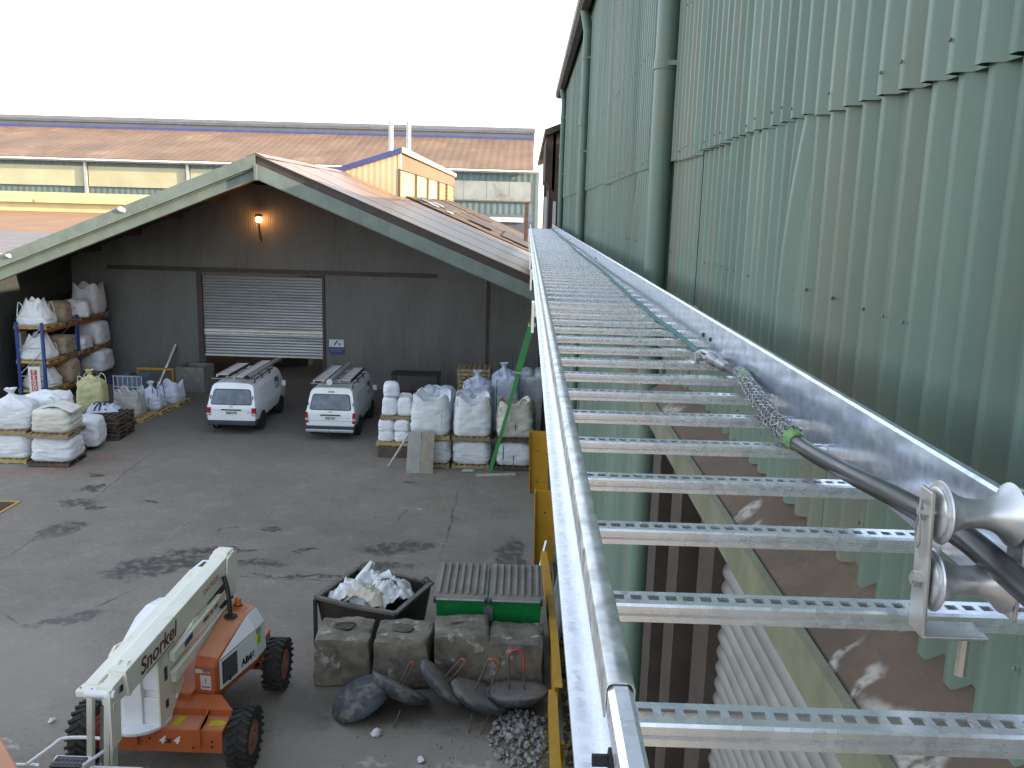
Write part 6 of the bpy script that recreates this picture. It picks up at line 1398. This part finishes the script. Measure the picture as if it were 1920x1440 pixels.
# ------------------------------------------------------------------ yellow steel guards and rails
def guard(label, x0, x1, y, h, lean):
    t = thing('yellow_guard', label, 'guard post', (x0, y, 0), group='yellow guards along the wall')
    def hx(a0, a1, b0, b1): return [(a0, b0, 0), (a1, b0, 0), (a1, b1, 0), (a0, b1, 0)], [(a0 - lean, b0, h), (a1 - lean, b0, h), (a1 - lean, b1, h), (a0 - lean, b1, h)]
    MB().hexa(*hx(x0, x1, y, y + .02)).build('web', M['yellow'], t)
    MB().hexa(*hx(x0 - .02, x0, y - .12, y + .14)).build('flange', M['yellow'], t); MB().hexa(*hx(x1, x1 + .02, y - .06, y + .14)).build('flange', M['yellow'], t)
    for z in (.3, 1.2): MB().tube([(x0 + .2, y - .001, z), (x0 + .2, y - .02, z)], .02, 8).build('bolt', M['black'], t)
guard('far yellow steel channel guard standing beside the right-hand bags', .31, .80, 24.3, 1.78, .06)
guard('nearer yellow steel channel guard overlapping the far one', .40, .80, 19.1, 1.72, .03)
yr = thing('yellow_rail', 'long yellow steel guard rail along the green wall', 'guard rail', (.6, 14, 0))
def railseg(x0, x1, y0, y1, z0, z1, hgt=.32, mt='yellow_chip'):
    MB().hexa([(x0, y0, z0 - hgt), (x0 + .02, y0, z0 - hgt), (x1 + .02, y1, z1 - hgt), (x1, y1, z1 - hgt)], [(x0, y0, z0), (x0 + .02, y0, z0), (x1 + .02, y1, z1), (x1, y1, z1)]).build('rail_web', M[mt], yr)
    MB().hexa([(x0 + .02, y0, z0 - .02), (x0 + .13, y0, z0 - .02), (x1 + .13, y1, z1 - .02), (x1 + .02, y1, z1 - .02)], [(x0 + .02, y0, z0), (x0 + .13, y0, z0), (x1 + .13, y1, z1), (x1 + .02, y1, z1)]).build('rail_flange', M[mt], yr)
railseg(.50, .62, 17.8, 14.5, .80, .78); railseg(.60, .62, 14.62, 12.35, .84, .80, .42); railseg(.54, .52, 12.4, 8.0, .72, .72)
for y in (17.2, 15.2, 13.2, 11.2, 9.2): B(.66, .74, y - .05, y + .05, 0, .62).build('post', M['yellow_chip'], yr)
MB().beam((.46, 17.75, .25), (.62, 17.9, 1.0), .05, .05).build('brace', M['flue'], yr)
pc = thing('sheet_metal_board', 'grey sheet metal board leaning between yellow rail and wall', 'sheet metal', (.95, 16.5, 0))
MB().hexa([(.80, 15.2, .03), (.83, 15.2, .03), (.83, 17.6, .03), (.80, 17.6, .03)], [(1.03, 15.6, 1.25), (1.06, 15.6, 1.25), (1.06, 17.6, 1.4), (1.03, 17.6, 1.4)]).build('sheet', M['conduit'], pc)
# rubble heap and leaf litter
r = random.Random(41); rb_ = MB(); big = 0
def rock(b, c, s, rr_):
    ph = [Vector((rr_.uniform(-1, 1), rr_.uniform(-1, 1), rr_.uniform(-1, 1))) for _ in range(1)]
    vs = []
    for v in ((1, 0, 0), (-1, 0, 0), (0, 1, 0), (0, -1, 0), (0, 0, 1), (0, 0, -1), (.7, .7, .3), (-.7, .6, .4), (.6, -.7, .4), (-.6, -.7, -.2)):
        vs.append(Vector(c) + Vector(v) * s * rr_.uniform(.65, 1.2))
    b.add(vs, [(0, 6, 4), (6, 2, 4), (2, 7, 4), (7, 1, 4), (1, 9, 4), (9, 3, 4), (3, 8, 4), (8, 0, 4), (0, 2, 6), (2, 1, 7), (1, 3, 9), (3, 0, 8), (2, 0, 5), (1, 2, 5), (3, 1, 5), (0, 3, 5)])
for i in range(420):
    u = r.random() ** .7; a = r.uniform(0, 2 * pi); x = .14 + .50 * u * cos(a); y = 12.2 + .75 * u * sin(a)
    if x > .5: x = .5 - r.random() * .1
    s = r.uniform(.012, .05) * (1.5 if r.random() < .1 else 1); rock(rb_, (x, y, .16 * (1 - u) * r.random() + s * .5), s, r)
for i in range(90):
    x = r.uniform(-1.2, .5); y = r.uniform(10.6, 12.2); s = r.uniform(.006, .022); rock(rb_, (x, y, s * .4), s, r)
for i in range(40):
    x = r.uniform(-4, -1); y = r.uniform(10.6, 12.3); s = r.uniform(.006, .025); rock(rb_, (x, y, s * .4), s, r)
tag(rb_.build('rubble', M['stone']), 'heap of pale broken rubble beside the yellow rail', kind='stuff')
for lab, x, y, s in (('small white stone on the ground below the second disc', -2.05, 12.15, .09), ('flat pale stone in front of the discs', -1.3, 11.55, .07), ('pale stone under the boom lift left side', -7.05, 12.2, .06)):
    b = MB(); rock(b, (x, y, s * .4), s, r); tag(b.build('loose_stone', M['cloth'], smooth=80), lab, 'stone', 'loose stones')
lf = MB()
for i in range(420):
    x, y, z = r.uniform(.80, 1.06), r.uniform(8.5, 16.5), r.uniform(.04, .12); s = r.uniform(.03, .085); a = r.uniform(0, 6.28); tl = r.uniform(-.6, .6)
    d1 = Vector((cos(a), sin(a), tl)) * s; d2 = Vector((-sin(a), cos(a), r.uniform(-.5, .5))) * s * .6
    lf.add([Vector((x, y, z)) - d1, Vector((x, y, z)) + d2, Vector((x, y, z)) + d1, Vector((x, y, z)) - d2], [(0, 1, 2, 3)])
for i in range(40):
    x, y, z = r.uniform(.42, .56), r.uniform(11.2, 13), r.uniform(.03, .10); s = r.uniform(.03, .07); a = r.uniform(0, 6.28)
    d1 = Vector((cos(a), sin(a), .3)) * s; d2 = Vector((-sin(a), cos(a), -.2)) * s * .6
    lf.add([Vector((x, y, z)) - d1, Vector((x, y, z)) + d2, Vector((x, y, z)) + d1, Vector((x, y, z)) - d2], [(0, 1, 2, 3)])
tag(lf.build('leaf_litter', M['leaf']), 'dry yellow leaves gathered along the wall foot', kind='stuff')
# yellow edged drain grate
dg = thing('drain_grate', 'drain grate with yellow edge at the left picture edge', 'drain', (-13.6, 21.5, 0))
MB().box(-14.2, -13.08, 21.05, 21.13, .004, .02).box(-14.2, -13.08, 21.99, 22.07, .004, .02).box(-13.16, -13.08, 21.13, 21.99, .004, .02).build('edge', M['yellow'], dg)
B(-14.2, -13.16, 21.13, 21.99, .003, .008).build('well', M['black'], dg)
for k in range(9): B(-14.15 + k * .11, -14.10 + k * .11, 21.13, 21.99, .009, .016).build('bar', M['rust'], dg)
